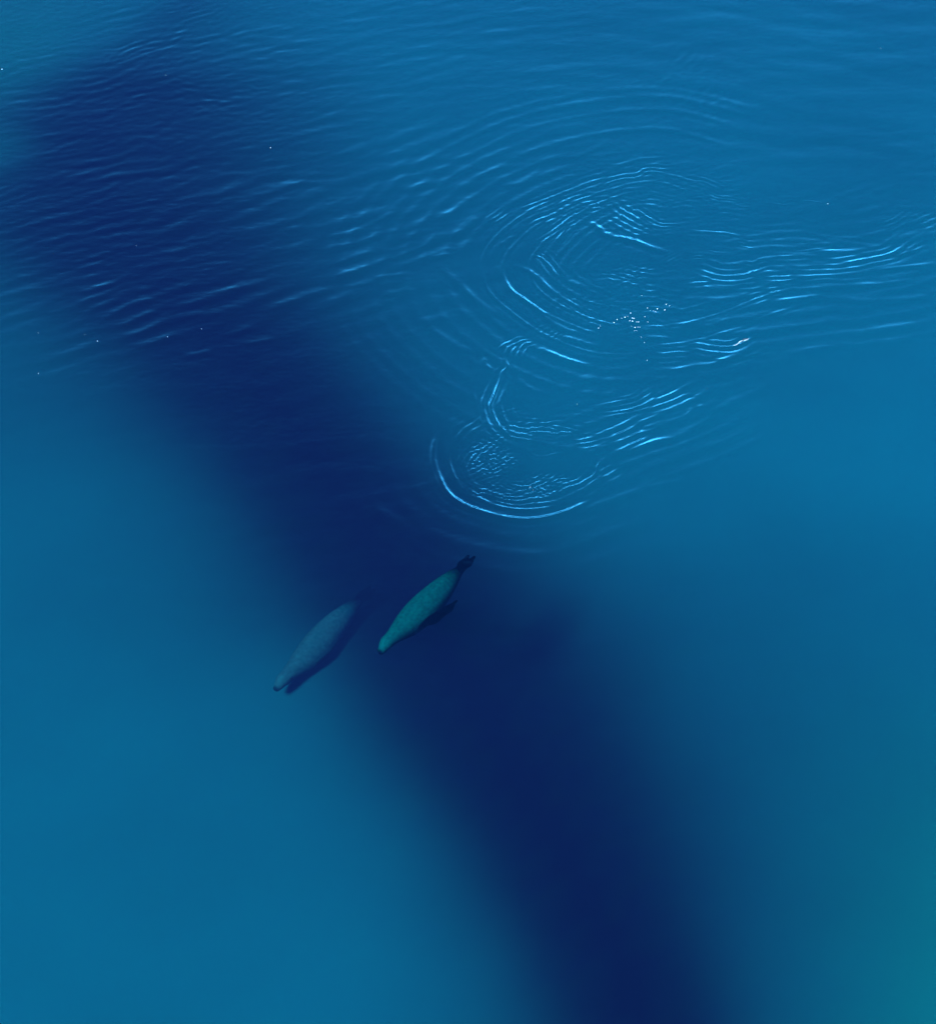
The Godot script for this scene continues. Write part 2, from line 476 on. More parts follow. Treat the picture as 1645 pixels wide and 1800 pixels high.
	crest([1.91, -0.54, 2.07, -0.64, 2.25, -0.79], 0.09, 0.043)
	crest([1.78, -0.76, 1.92, -0.84, 2.08, -0.98], 0.11, 0.043)
	crest([1.85, -0.64, 2.00, -0.74, 2.16, -0.89], 0.18, 0.043)
	crest([2.64, -2.93, 2.97, -2.95, 3.35, -3.04, 3.62, -3.09, 4.04, -3.32, 4.31, -3.54], 0.26, 0.075)
	crest([3.24, -2.04, 3.37, -2.06, 3.64, -2.13, 3.93, -2.31, 4.30, -2.56, 4.48, -2.66], 0.11, 0.100)
	crest([2.27, -0.80, 2.49, -0.89, 2.95, -1.14, 3.47, -1.38, 3.73, -1.46], 0.06, 0.110)
	crest([3.42, -5.19, 3.56, -5.15, 3.75, -5.05, 3.98, -5.00, 4.29, -5.03, 4.46, -5.13], 0.14, 0.047)
	crest([3.49, -5.45, 3.66, -5.40, 3.84, -5.30, 3.99, -5.27, 4.22, -5.30, 4.35, -5.37, 4.52, -5.44], 0.14, 0.047)
	crest([3.37, -5.00, 3.49, -4.98, 3.68, -4.87, 3.98, -4.81, 4.34, -4.85, 4.55, -4.96], 0.06, 0.047)
	crest([3.53, -5.60, 3.72, -5.55, 3.90, -5.45, 3.99, -5.43, 4.18, -5.45, 4.28, -5.51, 4.45, -5.59], 0.07, 0.047)
	crest([3.45, -5.31, 3.61, -5.27, 3.79, -5.17, 3.98, -5.13, 4.26, -5.16, 4.41, -5.24, 4.57, -5.31], 0.24, 0.047)
	crest([4.21, -5.30, 4.42, -5.25, 4.57, -5.32, 4.72, -5.39], 0.08, 0.034)
	crest([4.26, -5.51, 4.41, -5.47, 4.48, -5.51, 4.63, -5.59], 0.09, 0.034)
	crest([4.19, -5.21, 4.43, -5.16, 4.61, -5.24, 4.76, -5.31], 0.06, 0.034)
	crest([4.28, -5.61, 4.41, -5.58, 4.43, -5.61, 4.59, -5.68], 0.05, 0.034)
	crest([4.24, -5.41, 4.42, -5.37, 4.52, -5.42, 4.68, -5.49], 0.15, 0.034)
	crest([3.35, -4.83, 3.53, -4.84, 3.75, -4.87], 0.09, 0.043)
	crest([3.33, -5.07, 3.50, -5.09, 3.72, -5.11], 0.08, 0.043)
	crest([3.36, -4.71, 3.54, -4.72, 3.77, -4.75], 0.04, 0.043)
	crest([3.34, -4.95, 3.52, -4.97, 3.74, -5.00], 0.14, 0.043)
	crest([4.09, -4.66, 4.25, -4.69, 4.40, -4.70, 4.60, -4.78], 0.09, 0.038)
	crest([4.05, -4.92, 4.21, -4.95, 4.34, -4.96, 4.52, -5.02], 0.08, 0.038)
	crest([4.03, -5.05, 4.19, -5.08, 4.31, -5.08, 4.47, -5.15], 0.05, 0.038)
	crest([4.07, -4.79, 4.23, -4.82, 4.37, -4.83, 4.56, -4.90], 0.17, 0.038)
	crest([4.35, -4.42, 4.45, -4.50, 4.62, -4.57], 0.07, 0.038)
	crest([4.22, -4.60, 4.35, -4.69, 4.53, -4.77], 0.08, 0.038)
	crest([4.42, -4.33, 4.51, -4.39, 4.67, -4.47], 0.05, 0.038)
	crest([4.29, -4.51, 4.40, -4.59, 4.58, -4.67], 0.15, 0.038)
	crest([3.16, -3.32, 3.41, -3.41, 3.53, -3.37, 3.86, -3.33, 4.10, -3.41, 4.29, -3.54], 0.16, 0.043)
	crest([3.37, -3.66, 3.57, -3.63, 3.85, -3.59, 3.99, -3.64, 4.13, -3.74, 4.34, -3.92], 0.13, 0.043)
	crest([3.21, -3.17, 3.43, -3.26, 3.50, -3.22, 3.87, -3.18, 4.17, -3.27, 4.39, -3.42, 4.61, -3.61], 0.09, 0.043)
	crest([3.11, -3.44, 3.39, -3.54, 3.55, -3.50, 3.85, -3.46, 4.04, -3.53, 4.21, -3.65, 4.42, -3.83], 0.24, 0.043)
	crest([2.69, -3.22, 2.92, -3.20, 3.11, -3.23, 3.35, -3.22], 0.08, 0.038)
	crest([2.71, -3.45, 2.92, -3.43, 3.10, -3.46, 3.36, -3.45], 0.09, 0.038)
	crest([2.69, -3.11, 2.93, -3.10, 3.11, -3.12, 3.34, -3.11], 0.06, 0.038)
	crest([2.71, -3.54, 2.91, -3.53, 3.10, -3.56, 3.36, -3.54], 0.04, 0.038)
	crest([2.70, -3.34, 2.92, -3.32, 3.11, -3.35, 3.35, -3.34], 0.16, 0.038)
	crest([2.50, -3.85, 2.79, -3.89, 3.01, -3.87], 0.17, 0.060)
	crest([2.60, -3.68, 2.86, -3.68, 3.08, -3.66], 0.17, 0.060)
	crest([3.10, -3.87, 3.37, -4.03, 3.55, -4.09], 0.15, 0.070)
	crest([3.44, -3.91, 3.77, -4.00, 4.02, -4.16], 0.15, 0.070)
	crest([3.12, -4.29, 3.35, -4.37, 3.61, -4.45], 0.13, 0.043)
	crest([3.76, -4.18, 4.03, -4.29, 4.30, -4.40], 0.14, 0.060)
	crest([4.89, -5.14, 5.15, -5.13, 5.40, -5.14, 5.73, -5.16, 5.99, -5.20], 0.10, 0.043)
	crest([4.91, -5.39, 5.15, -5.37, 5.39, -5.39, 5.71, -5.40, 5.94, -5.44], 0.10, 0.043)
	crest([4.89, -5.00, 5.15, -4.99, 5.41, -5.00, 5.75, -5.02, 6.02, -5.06, 6.35, -5.15], 0.05, 0.043)
	crest([4.92, -5.55, 5.15, -5.53, 5.38, -5.55, 5.69, -5.56, 5.90, -5.60, 6.21, -5.68], 0.06, 0.043)
	crest([4.90, -5.27, 5.15, -5.26, 5.39, -5.27, 5.72, -5.29, 5.96, -5.33, 6.28, -5.41], 0.17, 0.043)
	crest([4.52, -5.00, 4.74, -5.01, 4.91, -5.02, 5.09, -5.07], 0.13, 0.038)
	crest([4.51, -5.23, 4.73, -5.24, 4.87, -5.24, 5.02, -5.29], 0.11, 0.038)
	crest([4.50, -5.36, 4.73, -5.38, 4.85, -5.37, 4.98, -5.42], 0.05, 0.038)
	crest([4.52, -5.11, 4.74, -5.12, 4.90, -5.12, 5.06, -5.17], 0.21, 0.038)
	crest([5.76, -5.30, 6.10, -5.38, 6.27, -5.44, 6.63, -5.56, 6.84, -5.74, 7.02, -5.92, 7.33, -6.14], 0.11, 0.043)
	crest([5.45, -5.54, 5.71, -5.55, 6.03, -5.64, 6.19, -5.69, 6.51, -5.79, 6.66, -5.93, 6.85, -6.12], 0.09, 0.043)
	crest([5.45, -5.66, 5.70, -5.67, 6.00, -5.75, 6.15, -5.80, 6.46, -5.90, 6.58, -6.01, 6.78, -6.21, 7.11, -6.45], 0.05, 0.043)
	crest([5.46, -5.41, 5.74, -5.42, 6.06, -5.51, 6.23, -5.56, 6.57, -5.68, 6.75, -5.83, 6.94, -6.02, 7.25, -6.25], 0.16, 0.043)
	crest([5.05, -4.98, 5.40, -5.04, 5.76, -5.06], 0.14, 0.043)
	crest([4.58, -4.73, 4.67, -4.75, 4.79, -4.78], 0.12, 0.034)
	crest([4.52, -4.93, 4.62, -4.96, 4.75, -4.99], 0.13, 0.034)
	crest([4.60, -4.64, 4.69, -4.66, 4.81, -4.69], 0.07, 0.034)
	crest([4.55, -4.82, 4.65, -4.84, 4.78, -4.87], 0.20, 0.034)
	crest([4.90, -4.83, 5.21, -4.84, 5.46, -4.87], 0.12, 0.043)
	crest([4.56, -4.47, 4.84, -4.56, 5.17, -4.63, 5.50, -4.69], 0.20, 0.060)
	crest([5.70, -4.86, 6.15, -4.91, 6.40, -4.94, 6.64, -5.00, 6.97, -5.09], 0.18, 0.070)
	crest([6.21, -5.23, 6.52, -5.30, 6.85, -5.37, 7.12, -5.42, 7.31, -5.52], 0.18, 0.060)
	crest([6.66, -5.62, 6.90, -5.73, 7.19, -5.93], 0.13, 0.047)
	crest([7.16, -6.25, 7.34, -6.37, 7.59, -6.53], 0.10, 0.043)
	crest([7.02, -6.48, 7.19, -6.59, 7.44, -6.76], 0.07, 0.043)
	crest([6.96, -6.56, 7.14, -6.68, 7.39, -6.84], 0.05, 0.043)
	crest([7.09, -6.36, 7.27, -6.48, 7.52, -6.64], 0.16, 0.043)
	crest([6.43, -6.39, 6.68, -6.52, 6.89, -6.71, 7.05, -6.89], 0.12, 0.030)
	crest([6.48, -6.31, 6.72, -6.44, 6.95, -6.63, 7.07, -6.76], 0.10, 0.030)
	crest([6.55, -6.18, 6.80, -6.36, 6.99, -6.52], 0.08, 0.030)
	crest([4.80, -5.80, 5.12, -5.75, 5.37, -5.79, 5.65, -5.85, 5.81, -5.86, 6.03, -5.92, 6.22, -6.00], 0.12, 0.030)
	crest([4.96, -5.92, 5.32, -5.93, 5.68, -5.95], 0.09, 0.025)
	crest([4.62, -5.61, 4.85, -5.62, 5.27, -5.63, 5.64, -5.61], 0.13, 0.030)
	crest([4.57, -5.49, 4.84, -5.51, 5.10, -5.51, 5.37, -5.52], 0.13, 0.034)
	crest([5.42, -4.51, 5.65, -4.52, 6.11, -4.56, 6.74, -4.60, 7.18, -4.61, 7.40, -4.62], 0.06, 0.100)
	crest([5.21, -4.09, 5.39, -4.13, 5.76, -4.24, 6.10, -4.33, 6.28, -4.36], 0.07, 0.100)
	crest([5.51, -3.69, 5.77, -3.74, 6.30, -3.87, 7.01, -4.00, 7.36, -4.05], 0.04, 0.120)
	crest([4.14, -3.04, 4.35, -3.09, 4.79, -3.25, 5.32, -3.45, 5.58, -3.52], 0.05, 0.120)
	crest([-0.08, -7.57, 0.06, -7.63, 0.35, -7.78, 0.65, -7.96, 0.81, -8.03], 0.11, 0.090)
	crest([0.44, -7.38, 0.56, -7.41, 0.81, -7.50, 1.02, -7.67, 1.18, -7.85, 1.26, -7.92], 0.12, 0.090)
	crest([-0.28, -6.00, -0.20, -6.08, -0.04, -6.29, 0.09, -6.48, 0.23, -6.68, 0.30, -6.76], 0.17, 0.080)
	crest([0.38, -6.42, 0.56, -6.60, 0.71, -6.79], 0.11, 0.030)
	crest([0.25, -6.55, 0.42, -6.72, 0.56, -6.90], 0.10, 0.030)
	crest([0.32, -6.48, 0.49, -6.65, 0.64, -6.85], 0.23, 0.030)
	crest([0.75, -6.68, 0.97, -6.79, 1.24, -6.96, 1.48, -7.12, 1.62, -7.21], 0.10, 0.034)
	crest([0.87, -6.97, 1.13, -7.13, 1.37, -7.30, 1.53, -7.39, 1.86, -7.54], 0.08, 0.034)
	crest([0.60, -6.94, 0.82, -7.06, 1.07, -7.21, 1.31, -7.38, 1.48, -7.48], 0.05, 0.034)
	crest([0.70, -6.76, 0.92, -6.88, 1.19, -7.04, 1.43, -7.20, 1.58, -7.29, 1.90, -7.44], 0.18, 0.034)
	crest([1.55, -6.91, 1.70, -7.03, 1.86, -7.10, 2.11, -7.21], 0.09, 0.034)
	crest([1.42, -7.06, 1.60, -7.20, 1.78, -7.29, 2.04, -7.39], 0.12, 0.034)
	crest([1.48, -6.69, 1.62, -6.81, 1.77, -6.93, 1.90, -6.99, 2.16, -7.09], 0.06, 0.034)
	crest([1.34, -6.85, 1.49, -6.98, 1.65, -7.11, 1.82, -7.19, 2.08, -7.29], 0.20, 0.034)
	crest([1.69, -7.22, 1.97, -7.38, 2.15, -7.47, 2.43, -7.59], 0.08, 0.043)
	crest([1.56, -7.44, 1.85, -7.61, 2.04, -7.70, 2.33, -7.83], 0.07, 0.043)
	crest([1.50, -7.55, 1.79, -7.71, 1.99, -7.81, 2.28, -7.94], 0.05, 0.043)
	crest([1.62, -7.34, 1.90, -7.50, 2.09, -7.59, 2.37, -7.72], 0.14, 0.043)
	crest([1.02, -6.26, 1.20, -6.45, 1.46, -6.59, 1.62, -6.70], 0.08, 0.038)
	crest([0.84, -6.44, 1.06, -6.65, 1.33, -6.80, 1.49, -6.90], 0.08, 0.038)
	crest([0.77, -6.50, 1.00, -6.73, 1.28, -6.89, 1.43, -6.99], 0.07, 0.038)
	crest([0.93, -6.35, 1.13, -6.55, 1.40, -6.70, 1.55, -6.80], 0.19, 0.038)
	crest([1.06, -5.88, 1.30, -6.10, 1.47, -6.29, 1.71, -6.56, 1.78, -6.63, 1.89, -6.64], 0.14, 0.030)
	crest([1.18, -6.22, 1.34, -6.40, 1.58, -6.68, 1.71, -6.79, 1.87, -6.81], 0.10, 0.030)
	crest([0.87, -6.09, 1.10, -6.30, 1.26, -6.47, 1.50, -6.75, 1.67, -6.89], 0.06, 0.030)
	crest([1.00, -5.95, 1.24, -6.16, 1.41, -6.35, 1.64, -6.63, 1.74, -6.71, 1.88, -6.73], 0.23, 0.030)
	crest([1.37, -5.87, 1.50, -6.06, 1.63, -6.29, 1.85, -6.40], 0.11, 0.025)
	crest([1.23, -5.97, 1.35, -6.15, 1.51, -6.41, 1.77, -6.55], 0.09, 0.025)
	crest([1.42, -5.83, 1.55, -6.02, 1.67, -6.24, 1.88, -6.35], 0.05, 0.025)
	crest([1.30, -5.92, 1.43, -6.10, 1.57, -6.35, 1.81, -6.48], 0.19, 0.025)
	crest([1.93, -6.79, 2.03, -6.85, 2.14, -6.87], 0.12, 0.030)
	crest([1.84, -6.95, 1.96, -7.02, 2.10, -7.05], 0.11, 0.030)
	crest([1.97, -6.71, 2.06, -6.76, 2.16, -6.78], 0.09, 0.030)
	crest([1.88, -6.88, 1.99, -6.93, 2.12, -6.96], 0.24, 0.030)
	crest([1.00, -5.53, 1.06, -5.50, 1.15, -5.36, 1.25, -5.14, 1.37, -4.97], 0.17, 0.034)
	crest([1.10, -5.73, 1.23, -5.65, 1.34, -5.46, 1.44, -5.26, 1.55, -5.10], 0.15, 0.034)
	crest([0.95, -5.68, 1.05, -5.63, 1.15, -5.58, 1.25, -5.41, 1.35, -5.20, 1.47, -5.04], 0.30, 0.034)
	crest([1.05, -5.65, 1.13, -5.58, 1.20, -5.45], 0.11, 0.025)
	crest([1.15, -5.77, 1.26, -5.67, 1.34, -5.52], 0.13, 0.025)
	crest([1.00, -5.60, 1.08, -5.54, 1.15, -5.41], 0.08, 0.025)
	crest([1.20, -5.83, 1.32, -5.72, 1.41, -5.56], 0.08, 0.025)
	crest([1.10, -5.71, 1.19, -5.62, 1.27, -5.48], 0.25, 0.025)
	crest([1.87, -6.52, 2.00, -6.41, 2.15, -6.23], 0.22, 0.060)
	crest([-0.60, -5.55, -0.42, -5.62, -0.20, -5.69], 0.14, 0.070)
	crest([0.42, -5.83, 0.60, -6.00, 0.80, -6.20], 0.14, 0.060)
	crest([2.15, -7.27, 2.35, -7.46, 2.56, -7.54, 2.68, -7.53, 2.85, -7.55], 0.10, 0.030)
	crest([2.03, -7.40, 2.26, -7.60, 2.51, -7.71, 2.67, -7.71, 2.83, -7.72], 0.14, 0.030)
	crest([2.22, -7.20, 2.40, -7.38, 2.58, -7.45, 2.68, -7.44, 2.86, -7.46], 0.08, 0.030)
	crest([1.96, -7.48, 2.20, -7.69, 2.49, -7.81, 2.66, -7.82, 2.82, -7.83], 0.08, 0.030)
	crest([2.09, -7.34, 2.30, -7.53, 2.53, -7.63, 2.67, -7.63, 2.84, -7.64], 0.22, 0.030)
	crest([2.49, -7.57, 2.79, -7.69, 2.89, -7.79, 3.02, -7.81, 3.19, -7.78, 3.41, -7.81], 0.15, 0.030)
	crest([2.70, -7.85, 2.81, -7.96, 3.02, -8.00, 3.19, -7.97, 3.38, -7.99], 0.12, 0.030)
	crest([2.82, -7.62, 2.93, -7.72, 3.02, -7.73, 3.19, -7.70, 3.42, -7.74], 0.07, 0.030)
	crest([2.39, -7.84, 2.65, -7.93, 2.77, -8.04, 3.02, -8.09, 3.19, -8.06, 3.37, -8.09], 0.06, 0.030)
	crest([2.46, -7.66, 2.74, -7.76, 2.85, -7.87, 3.02, -7.90, 3.19, -7.87, 3.40, -7.90], 0.23, 0.030)
	crest([2.19, -7.84, 2.48, -7.99, 2.81, -8.15, 3.14, -8.19], 0.14, 0.060)
	crest([3.11, -7.39, 3.28, -7.42, 3.42, -7.41, 3.60, -7.33], 0.07, 0.025)
	crest([3.28, -7.57, 3.46, -7.55, 3.66, -7.47, 3.81, -7.39], 0.09, 0.025)
	crest([3.10, -7.46, 3.28, -7.49, 3.44, -7.47, 3.63, -7.40, 3.77, -7.32], 0.16, 0.025)
	crest([3.50, -7.51, 3.77, -7.44, 3.95, -7.30, 4.09, -7.20], 0.07, 0.030)
	crest([3.52, -7.68, 3.84, -7.60, 4.05, -7.44, 4.19, -7.33], 0.09, 0.030)
	crest([3.18, -7.40, 3.49, -7.42, 3.73, -7.36, 3.89, -7.23, 4.03, -7.12], 0.04, 0.030)
	crest([3.17, -7.77, 3.53, -7.78, 3.89, -7.69, 4.11, -7.52, 4.25, -7.41], 0.04, 0.030)
	crest([3.18, -7.58, 3.51, -7.59, 3.81, -7.52, 4.00, -7.37, 4.13, -7.26], 0.14, 0.030)
	crest([3.25, -7.70, 3.62, -7.70, 3.93, -7.56, 4.14, -7.38], 0.09, 0.034)
	crest([3.83, -7.12, 3.98, -7.02, 4.17, -6.99], 0.10, 0.024)
	crest([3.83, -7.36, 3.93, -7.22, 4.02, -7.16, 4.21, -7.13, 4.41, -7.06], 0.13, 0.024)
	crest([3.64, -7.23, 3.77, -7.06, 3.95, -6.94, 4.15, -6.91], 0.06, 0.024)
	crest([3.77, -7.32, 3.88, -7.17, 4.00, -7.10, 4.19, -7.07, 4.39, -6.99], 0.20, 0.024)
	crest([4.23, -6.98, 4.33, -6.89, 4.49, -6.88], 0.13, 0.025)
	crest([2.22, -6.99, 2.33, -6.74, 2.53, -6.55, 2.68, -6.40], 0.09, 0.043)
	crest([2.46, -7.08, 2.53, -6.89, 2.71, -6.73, 2.86, -6.58], 0.10, 0.043)
	crest([2.34, -7.04, 2.43, -6.82, 2.62, -6.64, 2.77, -6.49], 0.20, 0.043)
	crest([2.13, -6.60, 2.30, -6.44, 2.53, -6.23, 2.81, -6.02], 0.11, 0.043)
	crest([2.29, -6.77, 2.46, -6.61, 2.68, -6.41, 2.95, -6.22], 0.09, 0.043)
	crest([2.37, -6.86, 2.54, -6.70, 2.75, -6.50, 3.02, -6.31], 0.05, 0.043)
	crest([2.21, -6.68, 2.38, -6.52, 2.61, -6.32, 2.88, -6.12], 0.16, 0.043)
	crest([1.92, -6.52, 2.04, -6.32, 2.19, -6.15, 2.38, -6.08, 2.63, -5.98, 2.84, -5.85, 3.20, -5.68], 0.26, 0.075)
	crest([2.76, -6.59, 3.00, -6.38, 3.25, -6.36, 3.34, -6.28], 0.11, 0.030)
	crest([2.69, -6.99, 2.90, -6.71, 3.08, -6.54, 3.30, -6.53], 0.08, 0.030)
	crest([2.68, -6.52, 2.96, -6.28, 3.22, -6.26, 3.28, -6.20], 0.06, 0.030)
	crest([2.61, -6.93, 2.82, -6.64, 3.04, -6.45, 3.27, -6.44, 3.39, -6.35], 0.19, 0.030)
	crest([3.39, -6.35, 3.58, -6.26, 3.85, -6.23, 4.13, -6.19, 4.37, -6.05], 0.12, 0.038)
	crest([4.18, -5.93, 4.30, -5.87, 4.48, -5.82], 0.10, 0.025)
	crest([4.25, -6.06, 4.35, -6.01, 4.52, -5.97], 0.10, 0.025)
	crest([4.14, -5.85, 4.27, -5.78, 4.46, -5.74], 0.04, 0.025)
	crest([4.29, -6.14, 4.38, -6.09, 4.54, -6.05], 0.05, 0.025)
	crest([4.21, -5.99, 4.32, -5.93, 4.50, -5.89], 0.16, 0.025)
	crest([3.07, -5.35, 3.21, -5.48, 3.32, -5.57, 3.42, -5.61], 0.06, 0.024)
	crest([2.97, -5.45, 3.11, -5.59, 3.24, -5.70, 3.37, -5.75], 0.08, 0.024)
	crest([3.13, -5.29, 3.26, -5.42, 3.36, -5.50, 3.45, -5.53], 0.05, 0.024)
	crest([2.92, -5.49, 3.07, -5.64, 3.21, -5.75, 3.35, -5.81], 0.04, 0.024)
	crest([3.02, -5.40, 3.16, -5.54, 3.28, -5.63, 3.40, -5.68], 0.14, 0.024)
	crest([3.48, -5.55, 3.59, -5.56, 3.68, -5.54], 0.08, 0.025)
	crest([3.46, -5.70, 3.60, -5.72, 3.72, -5.69], 0.09, 0.025)
	crest([3.49, -5.48, 3.58, -5.49, 3.66, -5.47], 0.05, 0.025)
	crest([3.47, -5.62, 3.59, -5.63, 3.69, -5.61], 0.14, 0.025)
	crest([3.71, -5.78, 3.88, -5.72, 4.06, -5.72], 0.12, 0.025)
	crest([4.62, -7.04, 4.79, -6.98, 4.96, -6.95, 5.07, -6.93, 5.22, -7.01], 0.14, 0.022)
	crest([5.22, -7.05, 5.44, -7.04, 5.61, -6.99, 5.77, -6.96], 0.10, 0.022)
	crest([0.37, -5.37, 0.48, -5.29, 0.57, -5.01, 0.67, -4.76, 0.84, -4.59, 1.03, -4.37, 1.19, -4.14, 1.36, -4.01], 0.28, 0.060)
	crest([0.64, -5.40, 0.88, -5.31, 1.06, -5.12, 1.21, -4.86, 1.39, -4.67], 0.23, 0.060)
	crest([1.27, -4.64, 1.40, -4.54, 1.51, -4.44, 1.68, -4.25, 1.92, -4.06], 0.10, 0.027)
	crest([1.51, -4.68, 1.64, -4.57, 1.80, -4.38, 2.03, -4.20], 0.09, 0.027)
	crest([1.22, -4.57, 1.34, -4.48, 1.45, -4.39, 1.62, -4.19], 0.04, 0.027)
	crest([1.33, -4.71, 1.45, -4.61, 1.57, -4.51, 1.74, -4.32, 1.97, -4.13], 0.17, 0.027)
	crest([1.37, -4.76, 1.54, -4.63, 1.71, -4.49, 1.88, -4.38, 2.07, -4.30], 0.12, 0.027)
	crest([1.54, -4.75, 1.76, -4.57, 1.97, -4.47, 2.18, -4.38], 0.13, 0.025)
	crest([1.47, -5.06, 1.72, -4.91, 1.95, -4.78], 0.18, 0.070)
	crest([-0.50, -5.43, -0.44, -5.38, -0.33, -5.24, -0.16, -4.97, 0.09, -4.61, 0.28, -4.37, 0.51, -4.16, 0.63, -4.08], 0.13, 0.085)
	crest([0.95, -3.53, 1.01, -3.44, 1.17, -3.37, 1.40, -3.22, 1.62, -3.11, 1.90, -3.05], 0.22, 0.065)
	crest([1.30, -3.75, 1.54, -3.65, 1.80, -3.53, 2.03, -3.49], 0.18, 0.065)
	crest([0.99, -3.67, 0.79, -3.59, 0.69, -3.42, 0.61, -3.18], 0.17, 0.030)
	crest([1.05, -3.51, 0.90, -3.46, 0.85, -3.35, 0.77, -3.13], 0.14, 0.030)
	crest([1.02, -3.59, 0.84, -3.53, 0.77, -3.39, 0.69, -3.16], 0.28, 0.030)
	crest([0.95, -3.75, 0.76, -3.69, 0.53, -3.52, 0.45, -3.23, 0.48, -3.03, 0.40, -2.93, 0.37, -2.59], 0.11, 0.032)
	crest([0.85, -3.52, 0.70, -3.41, 0.65, -3.21, 0.67, -3.00, 0.60, -2.88], 0.11, 0.032)
	crest([1.04, -3.45, 0.91, -3.42, 0.79, -3.35, 0.77, -3.20, 0.79, -2.98, 0.71, -2.85, 0.68, -2.56], 0.10, 0.032)
	crest([0.97, -3.66, 0.80, -3.61, 0.61, -3.46, 0.55, -3.22, 0.58, -3.02, 0.50, -2.90, 0.47, -2.58], 0.26, 0.032)
	crest([0.22, -3.27, 0.26, -3.07, 0.35, -2.90], 0.33, 0.060)
	crest([0.37, -3.32, 0.49, -3.48, 0.81, -3.72], 0.13, 0.030)
	crest([1.13, -3.65, 1.22, -3.81, 1.29, -3.84], 0.08, 0.030)
	crest([0.97, -3.74, 1.08, -3.93, 1.20, -4.00], 0.09, 0.030)
	crest([1.05, -3.70, 1.15, -3.87, 1.24, -3.92], 0.17, 0.030)
	crest([1.26, -3.66, 1.32, -3.76, 1.38, -3.83], 0.13, 0.025)
	crest([1.12, -3.74, 1.18, -3.85, 1.25, -3.93], 0.09, 0.025)
	crest([1.31, -3.62, 1.37, -3.72, 1.43, -3.79], 0.07, 0.025)
	crest([1.19, -3.70, 1.25, -3.80, 1.31, -3.88], 0.20, 0.025)
	crest([-0.54, -3.86, -0.41, -3.76, -0.14, -3.48, 0.08, -3.35, 0.19, -3.30], 0.09, 0.090)
	crest([0.69, -2.84, 0.85, -2.59, 1.10, -2.44], 0.14, 0.070)
	crest([1.18, -4.13, 1.43, -3.89, 1.68, -3.76], 0.13, 0.070)
	crest([-2.35, -6.06, -2.17, -6.10, -1.81, -6.23, -1.47, -6.49, -1.09, -6.76, -0.90, -6.85], 0.10, 0.090)
	crest([-2.24, -5.77, -2.02, -5.83, -1.59, -6.02, -1.26, -6.25, -1.09, -6.33], 0.10, 0.090)
	crest([-2.12, -5.40, -1.96, -5.47, -1.65, -5.65, -1.32, -5.80, -1.15, -5.86], 0.10, 0.090)
	crest([-2.10, -5.11, -1.91, -5.17, -1.52, -5.37, -1.24, -5.55, -1.10, -5.61], 0.10, 0.090)
	crest([-1.53, -5.08, -1.42, -5.09, -1.21, -5.13, -0.97, -5.19, -0.85, -5.21], 0.10, 0.090)
	crest([-1.28, -5.51, -1.12, -5.58, -0.80, -5.78, -0.47, -6.02, -0.30, -6.10], 0.11, 0.090)
	crest([-1.25, -5.96, -1.09, -6.02, -0.78, -6.19, -0.56, -6.32, -0.45, -6.37], 0.09, 0.090)
	crest([-1.43, -4.67, -1.31, -4.69, -1.07, -4.76, -0.89, -4.83, -0.81, -4.85], 0.08, 0.090)
	crest([-0.79, -4.03, -0.69, -4.05, -0.49, -4.11, -0.32, -4.18, -0.24, -4.21], 0.07, 0.100)
	crest([-2.68, -4.64, -2.46, -4.69, -2.01, -4.84, -1.46, -5.00, -1.19, -5.05], 0.07, 0.100)
	crest([-1.11, -7.29, -0.99, -7.32, -0.76, -7.43, -0.56, -7.53, -0.45, -7.57], 0.08, 0.100)
	crest([-0.59, -6.50, -0.47, -6.57, -0.25, -6.76, -0.07, -6.99, 0.02, -7.08], 0.09, 0.100)
	crest([-6.13, -4.75, -6.00, -4.76, -5.74, -4.80, -5.47, -4.97, -5.34, -5.03], 0.06, 0.090)
	crest([-6.10, -4.41, -5.94, -4.48, -5.63, -4.67, -5.34, -4.83, -5.19, -4.89], 0.07, 0.090)
	crest([-5.91, -4.21, -5.79, -4.26, -5.56, -4.43, -5.30, -4.61, -5.16, -4.68], 0.07, 0.090)
	crest([-5.68, -4.04, -5.56, -4.09, -5.33, -4.25, -5.12, -4.43, -4.79, -4.59, -4.62, -4.64], 0.09, 0.090)
	crest([-5.41, -3.86, -5.30, -3.91, -5.08, -4.05, -4.73, -4.28, -4.54, -4.36], 0.08, 0.090)
	crest([-5.26, -3.67, -5.12, -3.71, -4.85, -3.84, -4.56, -4.07, -4.41, -4.14], 0.08, 0.090)
	crest([-5.02, -3.45, -4.89, -3.49, -4.63, -3.61, -4.42, -3.74, -4.31, -3.78], 0.06, 0.090)
	crest([-4.29, -3.26, -4.19, -3.27, -3.99, -3.31, -3.81, -3.37, -3.72, -3.40], 0.06, 0.090)
	crest([-7.26, -4.55, -7.13, -4.60, -6.88, -4.74, -6.60, -4.86, -6.45, -4.90], 0.04, 0.090)
	crest([-3.60, -3.70, -3.53, -3.74, -3.40, -3.84, -3.26, -3.93, -3.19, -3.97], 0.06, 0.080)
	crest([-3.38, -3.54, -3.28, -3.55, -3.08, -3.61, -2.91, -3.66, -2.83, -3.68], 0.06, 0.080)
	crest([-1.60, -0.14, -1.28, 0.00, -0.64, 0.39, 0.06, 0.71, 0.75, 0.82, 1.10, 0.86], 0.05, 0.160)
	crest([-1.09, -0.46, -0.97, -0.34, -0.73, 0.00, -0.25, 0.33, -0.02, 0.45], 0.04, 0.160)
	crest([1.07, 0.68, 1.38, 0.60, 2.01, 0.39, 2.58, 0.06, 2.86, -0.06], 0.03, 0.150)
	crest([-1.24, 2.55, -1.20, 2.62, -1.12, 2.63, -1.04, 2.60], 0.06, 0.034)
	crest([-0.08, 0.93, -0.00, 0.88, 0.07, 0.94], 0.07, 0.030)
